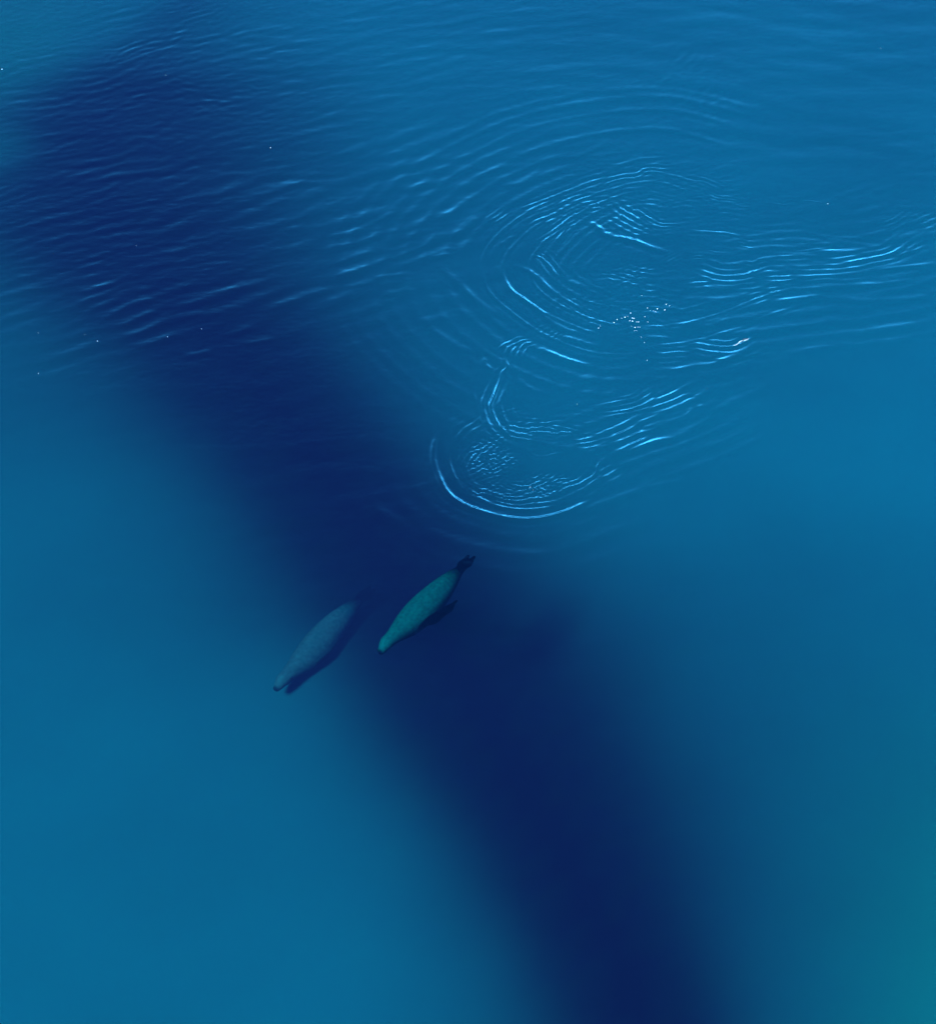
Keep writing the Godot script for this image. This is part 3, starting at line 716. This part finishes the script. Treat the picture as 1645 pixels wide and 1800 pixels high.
	crest([3.92, -7.38, 3.02, -7.79, 2.09, -7.56, 1.25, -7.01, 0.61, -6.35, 0.24, -5.63, 0.28, -4.87, 0.67, -4.26, 1.17, -3.74, 1.84, -3.35, 2.51, -3.30], 0.13, 0.043)
	crest([3.72, -7.16, 3.01, -7.53, 2.17, -7.28, 1.43, -6.76, 0.87, -6.13, 0.55, -5.49, 0.63, -4.87, 1.02, -4.40, 1.52, -4.00, 2.11, -3.68], 0.13, 0.041)
	crest([3.44, -7.05, 2.81, -7.28, 2.16, -7.02, 1.60, -6.54, 1.18, -5.96, 0.95, -5.40, 1.07, -4.84, 1.45, -4.41, 1.95, -4.08, 2.54, -3.91], 0.12, 0.036)
	crest([2.54, -3.91, 3.24, -4.01, 3.95, -4.32, 4.49, -4.65, 5.22, -4.94], 0.11, 0.038)
	crest([2.52, -3.44, 3.29, -3.58, 4.09, -3.92, 4.72, -4.30, 5.54, -4.65], 0.10, 0.043)
	crest([-0.22, -1.52, -0.27, -1.08, -0.18, -0.68, 0.06, -0.35, 0.45, -0.10, 0.93, -0.06, 1.40, -0.22, 1.81, -0.55, 2.04, -0.97], 0.12, 0.038)
	crest([-0.09, -1.28, -0.12, -0.97, -0.02, -0.61, 0.22, -0.34, 0.61, -0.20], 0.14, 0.030)
	crest([0.11, -3.09, 0.06, -2.59, 0.13, -2.16, 0.23, -1.91], 0.12, 0.043)
	crest([0.65, -3.09, 0.60, -2.47, 0.68, -1.98, 0.88, -1.76], 0.12, 0.034)
	crest([1.41, -0.56, 1.66, -0.70, 1.97, -1.14, 2.02, -1.38], 0.12, 0.030)
	crest([1.96, -7.87, 1.04, -7.27, 0.34, -6.55, -0.08, -5.71, -0.04, -4.77, 0.40, -4.06, 0.97, -3.47, 1.73, -3.03, 2.49, -2.96], 0.095, 0.085)
	crest([1.85, -8.10, 0.88, -7.46, 0.13, -6.70, -0.33, -5.76, -0.28, -4.70, 0.21, -3.90, 0.81, -3.27, 1.66, -2.79, 2.47, -2.71], 0.085, 0.085)
	crest([1.73, -8.38, 0.68, -7.70, -0.12, -6.88, -0.63, -5.83, -0.57, -4.61, -0.04, -3.71, 0.62, -3.03, 1.56, -2.50, 2.44, -2.40], 0.077, 0.085)
	crest([4.41, -8.47, 3.14, -8.98, 1.61, -8.66, 0.49, -7.93, -0.36, -7.06, -0.92, -5.89, -0.86, -4.52, -0.27, -3.53, 0.44, -2.80], 0.069, 0.085)
	crest([1.48, -8.93, 0.30, -8.17, -0.60, -7.23, -1.22, -5.95, -1.15, -4.43, -0.51, -3.34, 0.25, -2.56], 0.062, 0.085)
	crest([4.65, -8.98, 3.20, -9.54, 1.38, -9.17, 0.14, -8.37, -0.81, -7.39, -1.48, -6.01, -1.40, -4.35, -0.72, -3.18, 0.09, -2.35, 1.29, -1.68], 0.056, 0.085)
	crest([4.80, -9.30, 3.23, -9.90, 1.24, -9.50, -0.09, -8.65, -1.10, -7.60, -1.82, -6.09, -1.74, -4.25, -1.00, -2.96, -0.13, -2.07, 1.18, -1.34, 2.35, -1.19], 0.050, 0.085)
	crest([4.90, -9.53, 3.26, -10.14, 1.14, -9.73, -0.25, -8.84, -1.30, -7.75, -2.06, -6.14, -1.97, -4.17, -1.19, -2.81, -0.28, -1.88, 1.10, -1.10], 0.045, 0.085)
	crest([2.81, -7.12, 2.24, -6.89, 1.72, -6.43, 1.32, -5.88, 1.10, -5.38, 1.21, -4.92, 1.55, -4.53, 2.02, -4.22], 0.093, 0.050)
	crest([3.32, -6.73, 2.82, -6.94, 2.34, -6.73, 1.85, -6.31, 1.48, -5.79, 1.29, -5.36, 1.37, -5.00, 1.67, -4.67, 2.10, -4.39], 0.086, 0.050)
	crest([2.82, -6.79, 2.42, -6.61, 1.96, -6.21, 1.61, -5.72, 1.44, -5.35, 1.51, -5.07, 1.77, -4.78], 0.080, 0.050)
	crest([3.21, -6.41, 2.83, -6.60, 2.51, -6.44, 2.10, -6.08, 1.77, -5.62, 1.62, -5.33, 1.67, -5.15, 1.89, -4.93, 2.24, -4.70], 0.075, 0.050)
	crest([3.15, -6.25, 2.83, -6.42, 2.61, -6.29, 2.23, -5.96, 1.93, -5.53, 1.80, -5.31, 1.83, -5.23, 2.01, -5.06], 0.070, 0.050)
	crest([-0.74, -1.75, -0.81, -1.39, -0.82, -1.02, -0.75, -0.67, -0.64, -0.35, -0.47, -0.07, -0.19, 0.17, 0.13, 0.34, 0.45, 0.44, 0.77, 0.49, 1.10, 0.46, 1.41, 0.35, 1.67, 0.20, 1.91, 0.02], 0.053, 0.100)
	crest([-1.06, -1.82, -1.14, -1.43, -1.14, -0.99, -1.07, -0.59, -0.94, -0.22, -0.72, 0.15, -0.38, 0.45, 0.00, 0.64, 0.37, 0.76, 0.76, 0.82, 1.17, 0.78, 1.55, 0.65, 1.85, 0.48, 2.15, 0.24], 0.039, 0.100)
	crest([-1.38, -1.89, -1.47, -1.47, -1.47, -0.96, -1.39, -0.51, -1.24, -0.09, -0.97, 0.36, -0.56, 0.73, -0.13, 0.95, 0.29, 1.09, 0.75, 1.15, 1.24, 1.10, 1.68, 0.95, 2.03, 0.75, 2.39, 0.47], 0.030, 0.100)
	crest([-0.22, -1.65, -0.28, -1.33, -0.29, -1.07, -0.23, -0.81, -0.16, -0.56, -0.07, -0.41, 0.10, -0.27, 0.33, -0.15, 0.57, -0.07, 0.78, -0.04, 0.98, -0.06, 1.20, -0.14, 1.39, -0.25, 1.53, -0.35, 1.61, -0.48], 0.120, 0.050)
	crest([-0.02, -1.60, -0.09, -1.31, -0.09, -1.08, -0.04, -0.86, 0.03, -0.64, 0.09, -0.54, 0.21, -0.43, 0.41, -0.34, 0.61, -0.27, 0.78, -0.24, 0.94, -0.26, 1.11, -0.32, 1.28, -0.41, 1.38, -0.49, 1.44, -0.59], 0.120, 0.050)
	crest([3.30, -5.75, 3.82, -5.68, 4.30, -5.74, 4.92, -5.88, 5.62, -5.97, 6.22, -6.12, 6.91, -6.44], 0.060, 0.080)
	crest([3.27, -5.48, 3.82, -5.41, 4.34, -5.47, 4.96, -5.61, 5.67, -5.70, 6.31, -5.86, 7.02, -6.20], 0.063, 0.080)
	crest([3.24, -5.21, 3.82, -5.14, 4.39, -5.21, 5.01, -5.34, 5.72, -5.44, 6.40, -5.61, 7.13, -5.95], 0.067, 0.080)
	crest([3.21, -4.94, 3.82, -4.87, 4.43, -4.94, 5.06, -5.08, 5.77, -5.17, 6.49, -5.35, 7.25, -5.71], 0.070, 0.080)
	crest([3.18, -4.67, 3.82, -4.60, 4.48, -4.67, 5.10, -4.81, 5.82, -4.91, 6.59, -5.10, 7.36, -5.46], 0.067, 0.080)
	crest([3.15, -4.40, 3.82, -4.33, 4.52, -4.41, 5.15, -4.55, 5.87, -4.64, 6.68, -4.85, 7.48, -5.22], 0.063, 0.080)
	crest([3.12, -4.14, 3.82, -4.06, 4.56, -4.14, 5.20, -4.28, 5.92, -4.38, 6.77, -4.59, 7.59, -4.97], 0.060, 0.080)
	crest([3.09, -3.87, 3.82, -3.79, 4.61, -3.87, 5.24, -4.01, 5.97, -4.11, 6.86, -4.34, 7.70, -4.73], 0.057, 0.080)
	crest([3.06, -3.60, 3.82, -3.52, 4.65, -3.61, 5.29, -3.75, 6.02, -3.85, 6.95, -4.08, 7.82, -4.48], 0.054, 0.080)
	crest([3.03, -3.33, 3.82, -3.25, 4.70, -3.34, 5.34, -3.48, 6.08, -3.58, 7.04, -3.83, 7.93, -4.24], 0.051, 0.080)
	crest([1.05, -1.53, 1.56, -1.95, 2.22, -2.29, 2.83, -2.61, 3.48, -3.07], 0.075, 0.070)
	crest([1.20, -1.35, 1.69, -1.75, 2.33, -2.07, 2.96, -2.41, 3.62, -2.87], 0.075, 0.070)
	crest([1.35, -1.16, 1.82, -1.55, 2.44, -1.86, 3.08, -2.20, 3.76, -2.67], 0.075, 0.070)
	crest([1.51, -0.98, 1.95, -1.34, 2.55, -1.65, 3.21, -2.00, 3.89, -2.48], 0.075, 0.070)
	crest([1.66, -0.79, 2.08, -1.14, 2.66, -1.44, 3.34, -1.79, 4.03, -2.28], 0.075, 0.070)
	crest([1.82, -0.61, 2.21, -0.94, 2.77, -1.22, 3.46, -1.59, 4.17, -2.08], 0.075, 0.070)
	crest([1.97, -0.43, 2.34, -0.74, 2.88, -1.01, 3.59, -1.39, 4.31, -1.89], 0.075, 0.070)
	crest([2.12, -0.24, 2.47, -0.54, 2.99, -0.80, 3.71, -1.18, 4.44, -1.69], 0.075, 0.070)
	var v := PackedVector3Array()
	var nrm := PackedVector3Array()
	var idx := PackedInt32Array()
	v.resize(nx * nz)
	nrm.resize(nx * nz)
	idx.resize((nx - 1) * (nz - 1) * 6)
	var at := 0
	for j in nz:
		var ja := maxi(j - 1, 0)
		var jb := mini(j + 1, nz - 1)
		for i in nx:
			var k := j * nx + i
			var ia := maxi(i - 1, 0)
			var ib := mini(i + 1, nx - 1)
			v[k] = Vector3(xs[i], height[k], zs[j])
			nrm[k] = Vector3(-(height[j * nx + ib] - height[j * nx + ia]) / (xs[ib] - xs[ia]), 1.0, -(height[jb * nx + i] - height[ja * nx + i]) / (zs[jb] - zs[ja])).normalized()
			if i < nx - 1 and j < nz - 1:
				idx[at] = k
				idx[at + 1] = k + 1
				idx[at + 2] = k + nx
				idx[at + 3] = k + 1
				idx[at + 4] = k + nx + 1
				idx[at + 5] = k + nx
				at += 6
	var arr := []
	arr.resize(Mesh.ARRAY_MAX)
	arr[Mesh.ARRAY_VERTEX] = v
	arr[Mesh.ARRAY_NORMAL] = nrm
	arr[Mesh.ARRAY_INDEX] = idx
	var mesh := ArrayMesh.new()
	mesh.add_surface_from_arrays(Mesh.PRIMITIVE_TRIANGLES, arr)
	var mat := StandardMaterial3D.new()
	mat.resource_name = "clear_water"
	mat.transparency = BaseMaterial3D.TRANSPARENCY_ALPHA
	mat.albedo_color = Color(1, 1, 1, 0.0)
	mat.roughness = 0.03
	mat.metallic_specular = 0.5
	var o := MeshInstance3D.new()
	o.name = "water"
	o.mesh = mesh
	o.material_override = mat
	o.set_meta("kind", "structure")
	add_child(o)


# ------------------------------------------------------------------ sea lions
# bones: from x, y, z, radius, to x, y, z, radius, flattening of y
func bones_of(bend: float, spread: float) -> Array:
	var b := []
	# trunk, snout at +x, rear flippers at -x; bend curves the spine sideways
	var spine := [[1.02, -0.012, 0.050], [0.965, 0.000, 0.066], [0.88, 0.018, 0.090], [0.76, 0.012, 0.100], [0.60, 0.0, 0.132], [0.40, -0.015, 0.182], [0.16, -0.02, 0.208], [-0.10, -0.015, 0.200], [-0.36, -0.005, 0.165], [-0.58, 0.0, 0.120], [-0.76, 0.0, 0.075], [-0.84, 0.0, 0.052]]
	var fine := []
	for k in spine.size() - 1:
		for c in 3:
			var row := []
			for e in 3:
				row.append(cubic_interpolate(spine[k][e], spine[k + 1][e], spine[maxi(k - 1, 0)][e], spine[mini(k + 2, spine.size() - 1)][e], c / 3.0))
			fine.append(row)
	fine.append(spine[-1])
	for k in fine.size() - 1:
		var p: Array = fine[k]
		var q: Array = fine[k + 1]
		b.append([p[0], p[1], side(p[0], bend), p[2], q[0], q[1], side(q[0], bend), q[2], 1.0, 0])
	for s in [-1.0, 1.0]:
		var open := spread if s < 0.0 else 0.0
		# fore flipper: broad at the shoulder, swept back, thin
		b.append([0.34, -0.06, s * 0.13, 0.075, 0.17, -0.07, s * lerpf(0.13, 0.27, open), 0.090, 1.9, 1])
		b.append([0.17, -0.07, s * lerpf(0.13, 0.27, open), 0.090, -0.05, -0.055, s * lerpf(0.11, 0.345, open), 0.074, 2.6, 1])
		b.append([-0.05, -0.055, s * lerpf(0.11, 0.345, open), 0.074, -0.23, -0.04, s * lerpf(0.09, 0.37, open), 0.026, 3.0, 1])
		# hind flipper, held straight back
		b.append([-0.82, 0.0, side(-0.82, bend) + s * 0.026, 0.056, -0.97, 0.0, side(-0.97, bend) + s * 0.048, 0.062, 1.9, 1])
		b.append([-0.97, 0.0, side(-0.97, bend) + s * 0.048, 0.062, -1.13, 0.005, side(-1.13, bend) + s * 0.058, 0.030, 2.8, 1])
		# ear flap
		b.append([0.845, 0.055, s * 0.072, 0.012, 0.815, 0.05, s * 0.084, 0.006, 1.0, 0])
	return b


func side(x: float, bend: float) -> float:
	return bend * x * x * signf(-x) if x < 0.0 else -bend * 0.6 * x * x


func field(p: Vector3, flat: PackedFloat32Array) -> Vector2:
	# (distance to the smoothed body, distance to the flippers less that to the trunk)
	var trunk := 1e9
	var fins := 1e9
	var d := 1e9
	var n := flat.size() / 10
	for k in n:
		var o := k * 10
		var f := flat[o + 8]
		var px := p.x - flat[o]
		var py := (p.y - flat[o + 1]) * f
		var pz := p.z - flat[o + 2]
		var bx := flat[o + 4] - flat[o]
		var by := (flat[o + 5] - flat[o + 1]) * f
		var bz := flat[o + 6] - flat[o + 2]
		var t := clampf((px * bx + py * by + pz * bz) / (bx * bx + by * by + bz * bz), 0.0, 1.0)
		px -= t * bx
		py -= t * by
		pz -= t * bz
		var e := (sqrt(px * px + py * py + pz * pz) - lerpf(flat[o + 3], flat[o + 7], t)) / lerpf(1.0, f, 0.35)
		if flat[o + 9] > 0.5:
			fins = minf(fins, e)
		else:
			trunk = minf(trunk, e)
			d = minf(d, e)
			continue
		var soft := 0.04
		var h := clampf(0.5 + 0.5 * (d - e) / soft, 0.0, 1.0)
		d = lerpf(d, e, h) - soft * h * (1.0 - h) if d < 1e8 else e
	return Vector2(d, fins - trunk)


func body_mesh(bones: Array, cell: float, spots: int, pale: float, belly_shade: float) -> ArrayMesh:
	var flat := PackedFloat32Array()
	for b in bones:
		for q in b:
			flat.append(q)
	var lo := Vector3(-1.22, -0.30, -0.52)
	var hi := Vector3(1.12, 0.30, 0.52)
	var n := Vector3i(((hi - lo) / cell / 4.0).ceil()) * 4 + Vector3i.ONE
	var val := PackedFloat32Array()
	val.resize(n.x * n.y * n.z)
	val.fill(1.0)
	var half := cell * 2.0
	for bz in (n.z - 1) / 4:
		for by in (n.y - 1) / 4:
			for bx in (n.x - 1) / 4:
				var mid := lo + Vector3(bx * 4 + 2, by * 4 + 2, bz * 4 + 2) * cell
				var dm := field(mid, flat).x
				var far := absf(dm) > cell * 6.5
				for k in range(bz * 4, bz * 4 + 5):
					for j in range(by * 4, by * 4 + 5):
						for i in range(bx * 4, bx * 4 + 5):
							var at := (k * n.y + j) * n.x + i
							if far:
								if val[at] == 1.0:
									val[at] = dm
							elif val[at] == 1.0 or i % 4 == 0 or j % 4 == 0 or k % 4 == 0:
								val[at] = field(lo + Vector3(i, j, k) * cell, flat).x
	var where := {}
	var v := PackedVector3Array()
	var col := PackedColorArray()
	var coat := FastNoiseLite.new()
	coat.seed = spots
	coat.frequency = 17.0
	coat.fractal_octaves = 3
	for k in n.z - 1:
		for j in n.y - 1:
			for i in n.x - 1:
				var at := (k * n.y + j) * n.x + i
				var inside := 0
				for c in 8:
					if val[at + (c & 1) + ((c >> 1) & 1) * n.x + (c >> 2) * n.x * n.y] < 0.0:
						inside += 1
				if inside == 0 or inside == 8:
					continue
				var sum := Vector3.ZERO
				var hits := 0
				for c in 8:
					for bit in 3:
						if c & (1 << bit):
							continue
						var c2 := c | (1 << bit)
						var a := val[at + (c & 1) + ((c >> 1) & 1) * n.x + (c >> 2) * n.x * n.y]
						var b := val[at + (c2 & 1) + ((c2 >> 1) & 1) * n.x + (c2 >> 2) * n.x * n.y]
						if (a < 0.0) != (b < 0.0):
							var p := Vector3(c & 1, (c >> 1) & 1, c >> 2)
							p[bit] = a / (a - b)
							sum += p
							hits += 1
				where[at] = v.size()
				var q := lo + (Vector3(i, j, k) + sum / hits) * cell
				v.append(q)
				# coat: pale and mottled, flippers and tail end near black
				var fin := smoothstep(0.035, -0.01, field(q, flat).y)
				fin = maxf(fin, smoothstep(-0.54, -0.84, q.x + 0.04 * coat.get_noise_2d(q.z * 2.0, 3.0)))
				var tone := 1.0 + 0.45 * coat.get_noise_3d(q.x, q.y, q.z) + 0.20 * smoothstep(0.6, 0.9, q.x)
				tone *= lerpf(1.0, 0.55, smoothstep(-0.35, -0.7, q.x))
				var c0 := Color(0.0015, 0.026, 0.031 + 0.003 * (pale - 0.8)) * (maxf(tone, 0.25) * pale)
				c0 = c0.lerp(Color(0.0008, 0.005, 0.008), smoothstep(0.05, -0.07, q.y) * belly_shade)  # dark underside fur, deepened to stand in for the shaded flank
				c0 = c0.lerp(Color(0.0002, 0.0003, 0.0005), maxf(fin, 0.8 * smoothstep(1.015, 1.06, q.x)))
				c0.a = 1.0
				col.append(c0)
	var idx := PackedInt32Array()
	var step := [1, n.x, n.x * n.y]
	for key in where:
		var at: int = key
		for axis in 3:
			var s: int = step[axis]
			var s1: int = step[(axis + 1) % 3]
			var s2: int = step[(axis + 2) % 3]
			# the edge along this axis from the cell's low corner, shared by four cells
			if not (where.has(at - s1) and where.has(at - s2) and where.has(at - s1 - s2)):
				continue
			var a := val[at]
			var b := val[at + s]
			if (a < 0.0) == (b < 0.0):
				continue
			var q0: int = where[at]
			var q1: int = where[at - s1]
			var q2: int = where[at - s1 - s2]
			var q3: int = where[at - s2]
			if a < 0.0:
				idx.append_array(PackedInt32Array([q0, q2, q1, q0, q3, q2]))
			else:
				idx.append_array(PackedInt32Array([q0, q1, q2, q0, q2, q3]))
	var arr := []
	arr.resize(Mesh.ARRAY_MAX)
	arr[Mesh.ARRAY_VERTEX] = v
	arr[Mesh.ARRAY_COLOR] = col
	arr[Mesh.ARRAY_INDEX] = idx
	var st := SurfaceTool.new()
	st.create_from_arrays(arr)
	st.generate_normals()
	return st.commit()


func sea_lion(label: String, where: Vector3, turn: float, size: float, bend: float, spots: int, cell: float, roll: float, pale: float, belly_shade: float, spread: float) -> void:
	var root := Node3D.new()
	root.name = "sea_lion"
	root.position = where
	root.rotation_degrees = Vector3(roll, turn, 0.0)
	root.scale = Vector3.ONE * size
	root.set_meta("label", label)
	root.set_meta("category", "sea lion")
	root.set_meta("group", "sea lions swimming under the surface")
	add_child(root, true)
	if get_node_or_null("sea_lion") != root:
		root.name = "sea_lion_001"
	var fur := StandardMaterial3D.new()
	fur.resource_name = "wet_fur"
	fur.vertex_color_use_as_albedo = true
	fur.roughness = 0.75
	fur.specular_mode = BaseMaterial3D.SPECULAR_DISABLED
	var body := MeshInstance3D.new()
	body.name = "body"
	body.mesh = body_mesh(bones_of(bend, spread), cell, spots, pale, belly_shade)
	body.material_override = fur
	root.add_child(body, true)
	var wet := StandardMaterial3D.new()
	wet.resource_name = "wet_eye"
	wet.albedo_color = Color(0.03, 0.03, 0.04)
	wet.roughness = 0.15
	for s in [-1.0, 1.0]:
		var ball := SphereMesh.new()
		ball.radius = 0.014
		ball.height = 0.024
		ball.radial_segments = 12
		ball.rings = 8
		var eye := MeshInstance3D.new()
		eye.name = "eye"
		eye.mesh = ball
		eye.material_override = wet
		eye.position = Vector3(0.935, 0.035, side(0.935, bend) + s * 0.052)
		root.add_child(eye, true)


# ------------------------------------------------------------------ foam
func blob_mesh(parts: Array) -> ArrayMesh:
	# a low lump of froth: a few flattened domes grown into each other
	var st := SurfaceTool.new()
	for p in parts:
		var s := SphereMesh.new()
		s.radius = p[3]
		s.height = p[3] * 1.1
		s.radial_segments = 10
		s.rings = 6
		st.append_from(s, 0, Transform3D(Basis(), Vector3(p[0], p[1], p[2])))
	return st.commit()


func make_flecks() -> void:
	var froth := StandardMaterial3D.new()
	froth.resource_name = "froth"
	froth.albedo_color = Color(0.62, 0.80, 0.92)
	froth.roughness = 0.5
	var lumps := [
		blob_mesh([[0.0, 0.002, 0.0, 0.010], [0.010, 0.0, 0.004, 0.007], [-0.006, 0.0, 0.008, 0.006]]),
		blob_mesh([[0.0, 0.002, 0.0, 0.009], [0.009, 0.001, -0.005, 0.008], [-0.009, 0.0, -0.003, 0.006], [0.003, 0.0, 0.009, 0.005]]),
		blob_mesh([[0.0, 0.002, 0.0, 0.009], [-0.008, 0.0, 0.005, 0.007]]),
	]
	var flecks := [
		[-5.15, -10.53, 1.10],
		[-3.24, -8.46, 1.20],
		[7.14, -11.35, 0.90],
		[-5.18, -5.90, 0.60],
		[-5.74, -3.76, 0.80],
		[-5.53, -3.61, 1.00],
		[-6.44, -3.80, 0.70],
		[-4.00, -3.89, 0.80],
		[-6.32, -2.89, 0.80],
		[-4.49, -3.70, 0.70],
		[5.74, -6.96, 1.00],
		[1.58, -2.21, 0.90],
		[0.87, -0.50, 1.30],
		[-7.97, -10.72, 1.60],
	]
	var said := [
		"white foam fleck floating alone on the dark band near the upper left corner", "white foam fleck floating alone where the dark band meets brighter water",
		"white foam fleck floating alone on the smooth water near the upper right corner", "tiny pale fleck floating alone on the darkest ripples of the band, upper left",
		"pale fleck left of the steep ripples, upper of a close pair", "pale fleck left of the steep ripples, lower and right of a close pair",
		"tiny pale fleck near the left edge beside the steep ripples", "tiny pale fleck floating alone in the dark band right of the steep ripples",
		"tiny pale fleck near the left edge, lowest of all flecks there", "tiny pale fleck on the lowest of the steep ripples",
		"white fleck at the right end of the thin winding ripple line", "tiny white fleck on flat water above the foamy oval ring",
		"brightest white fleck on the lower rim of the foamy oval ring",
		"white foam fleck at the very left edge in the greener corner water",
	]
	for k in flecks.size():
		put_foam("foam_fleck", lumps[k % 3], froth, flecks[k][0], flecks[k][1], flecks[k][2], said[k], "foam fleck", "lone foam flecks scattered over the water")
	var bubbles := [
		[2.65, -4.68, 0.60],
		[2.72, -4.38, 1.00],
		[2.76, -4.32, 0.70],
		[2.81, -4.32, 0.60],
		[2.87, -4.36, 1.00],
		[2.84, -4.29, 0.80],
		[2.98, -4.33, 1.10],
		[3.01, -4.47, 0.90],
		[3.06, -4.43, 0.80],
		[2.37, -4.16, 1.30],
		[2.32, -4.14, 0.70],
		[2.41, -4.18, 0.70],
		[2.46, -4.26, 1.00],
		[2.48, -4.14, 1.20],
		[2.50, -4.13, 1.00],
		[2.25, -4.11, 0.80],
		[2.20, -4.04, 1.00],
		[2.67, -4.17, 1.00],
		[2.71, -4.05, 0.70],
		[2.44, -4.08, 0.90],
		[2.48, -4.07, 1.10],
		[2.54, -4.05, 0.90],
		[2.57, -4.05, 0.90],
		[1.96, -3.91, 1.00],
		[1.99, -3.96, 0.60],
		[2.51, -3.92, 1.00],
		[2.46, -3.96, 0.60],
		[2.55, -3.93, 0.80],
		[2.58, -3.93, 0.60],
		[2.50, -3.85, 0.60],
		[2.53, -3.85, 0.80],
		[2.59, -3.70, 0.50],
		[2.63, -3.58, 0.80],
		[2.65, -3.18, 0.70],
	]
	for k in bubbles.size():
		put_foam("foam_bubble", lumps[(k * 2 + 1) % 3], froth, bubbles[k][0], bubbles[k][1], bubbles[k][2], "tiny white bubble in the scattered cluster above the ring ripples", "bubble", "bubbles in the scattered cluster")
	# a pale sliver with a dark edge, of unknown material, on a crest
	var root := Node3D.new()
	root.name = "floating_sliver"
	root.position = Vector3(4.07, water_at(4.07, -3.57) + 0.012, -3.57)
	root.rotation_degrees.y = 34.0
	root.set_meta("label", "pale sliver with a dark edge floating on a ripple crest right of the bubbles")
	root.set_meta("category", "driftwood")
	add_child(root)
	var dark := StandardMaterial3D.new()
	dark.resource_name = "sliver_dark"
	dark.albedo_color = Color(0.05, 0.05, 0.06)
	dark.roughness = 0.6
	var pale := StandardMaterial3D.new()
	pale.resource_name = "sliver_pale"
	pale.albedo_color = Color(0.34, 0.46, 0.52)
	pale.roughness = 0.7
	sliver(root, "pale_strip", 0.30, 0.010, Vector3.ZERO, pale)
	sliver(root, "dark_edge", 0.13, 0.008, Vector3(0.07, 0.005, -0.008), dark)


func sliver(root: Node3D, called: String, length: float, thick: float, where: Vector3, mat: Material) -> void:
	var st := SurfaceTool.new()
	var cuts := 14
	st.begin(Mesh.PRIMITIVE_TRIANGLES)
	st.set_smooth_group(0)
	var ring := []
	for k in cuts + 1:
		var t := float(k) / cuts
		var r := thick * pow(sin(PI * clampf(t, 0.02, 0.98)), 0.6) * (1.0 + 0.25 * sin(t * 17.0))
		var row := []
		for a in 8:
			var ph := TAU * a / 8.0
			row.append(where + Vector3((t - 0.5) * length, sin(ph) * r * 0.6, cos(ph) * r + 0.012 * sin(t * 9.0)))
		ring.append(row)
	for k in cuts:
		for a in 8:
			var b := (a + 1) % 8
			for q in [ring[k][a], ring[k + 1][a], ring[k][b], ring[k][b], ring[k + 1][a], ring[k + 1][b]]:
				st.add_vertex(q)
	st.index()
	st.generate_normals()
	var o := MeshInstance3D.new()
	o.name = called
	o.mesh = st.commit()
	o.material_override = mat
	root.add_child(o)


var used := {}

func put_foam(called: String, mesh: Mesh, mat: Material, x: float, z: float, size: float, label: String, category: String, group: String) -> void:
	var o := MeshInstance3D.new()
	var n: int = used.get(called, 0)
	used[called] = n + 1
	o.name = called if n == 0 else "%s_%03d" % [called, n]
	o.mesh = mesh
	o.material_override = mat
	o.position = Vector3(x, water_at(x, z), z)
	o.rotation.y = rng.randf() * TAU
	o.scale = Vector3(rng.randf_range(0.7, 1.7), 1.0, rng.randf_range(0.6, 1.1)) * size * (0.45 if called == "foam_bubble" else 0.33)
	o.set_meta("label", label)
	o.set_meta("category", category)
	o.set_meta("group", group)
	add_child(o)
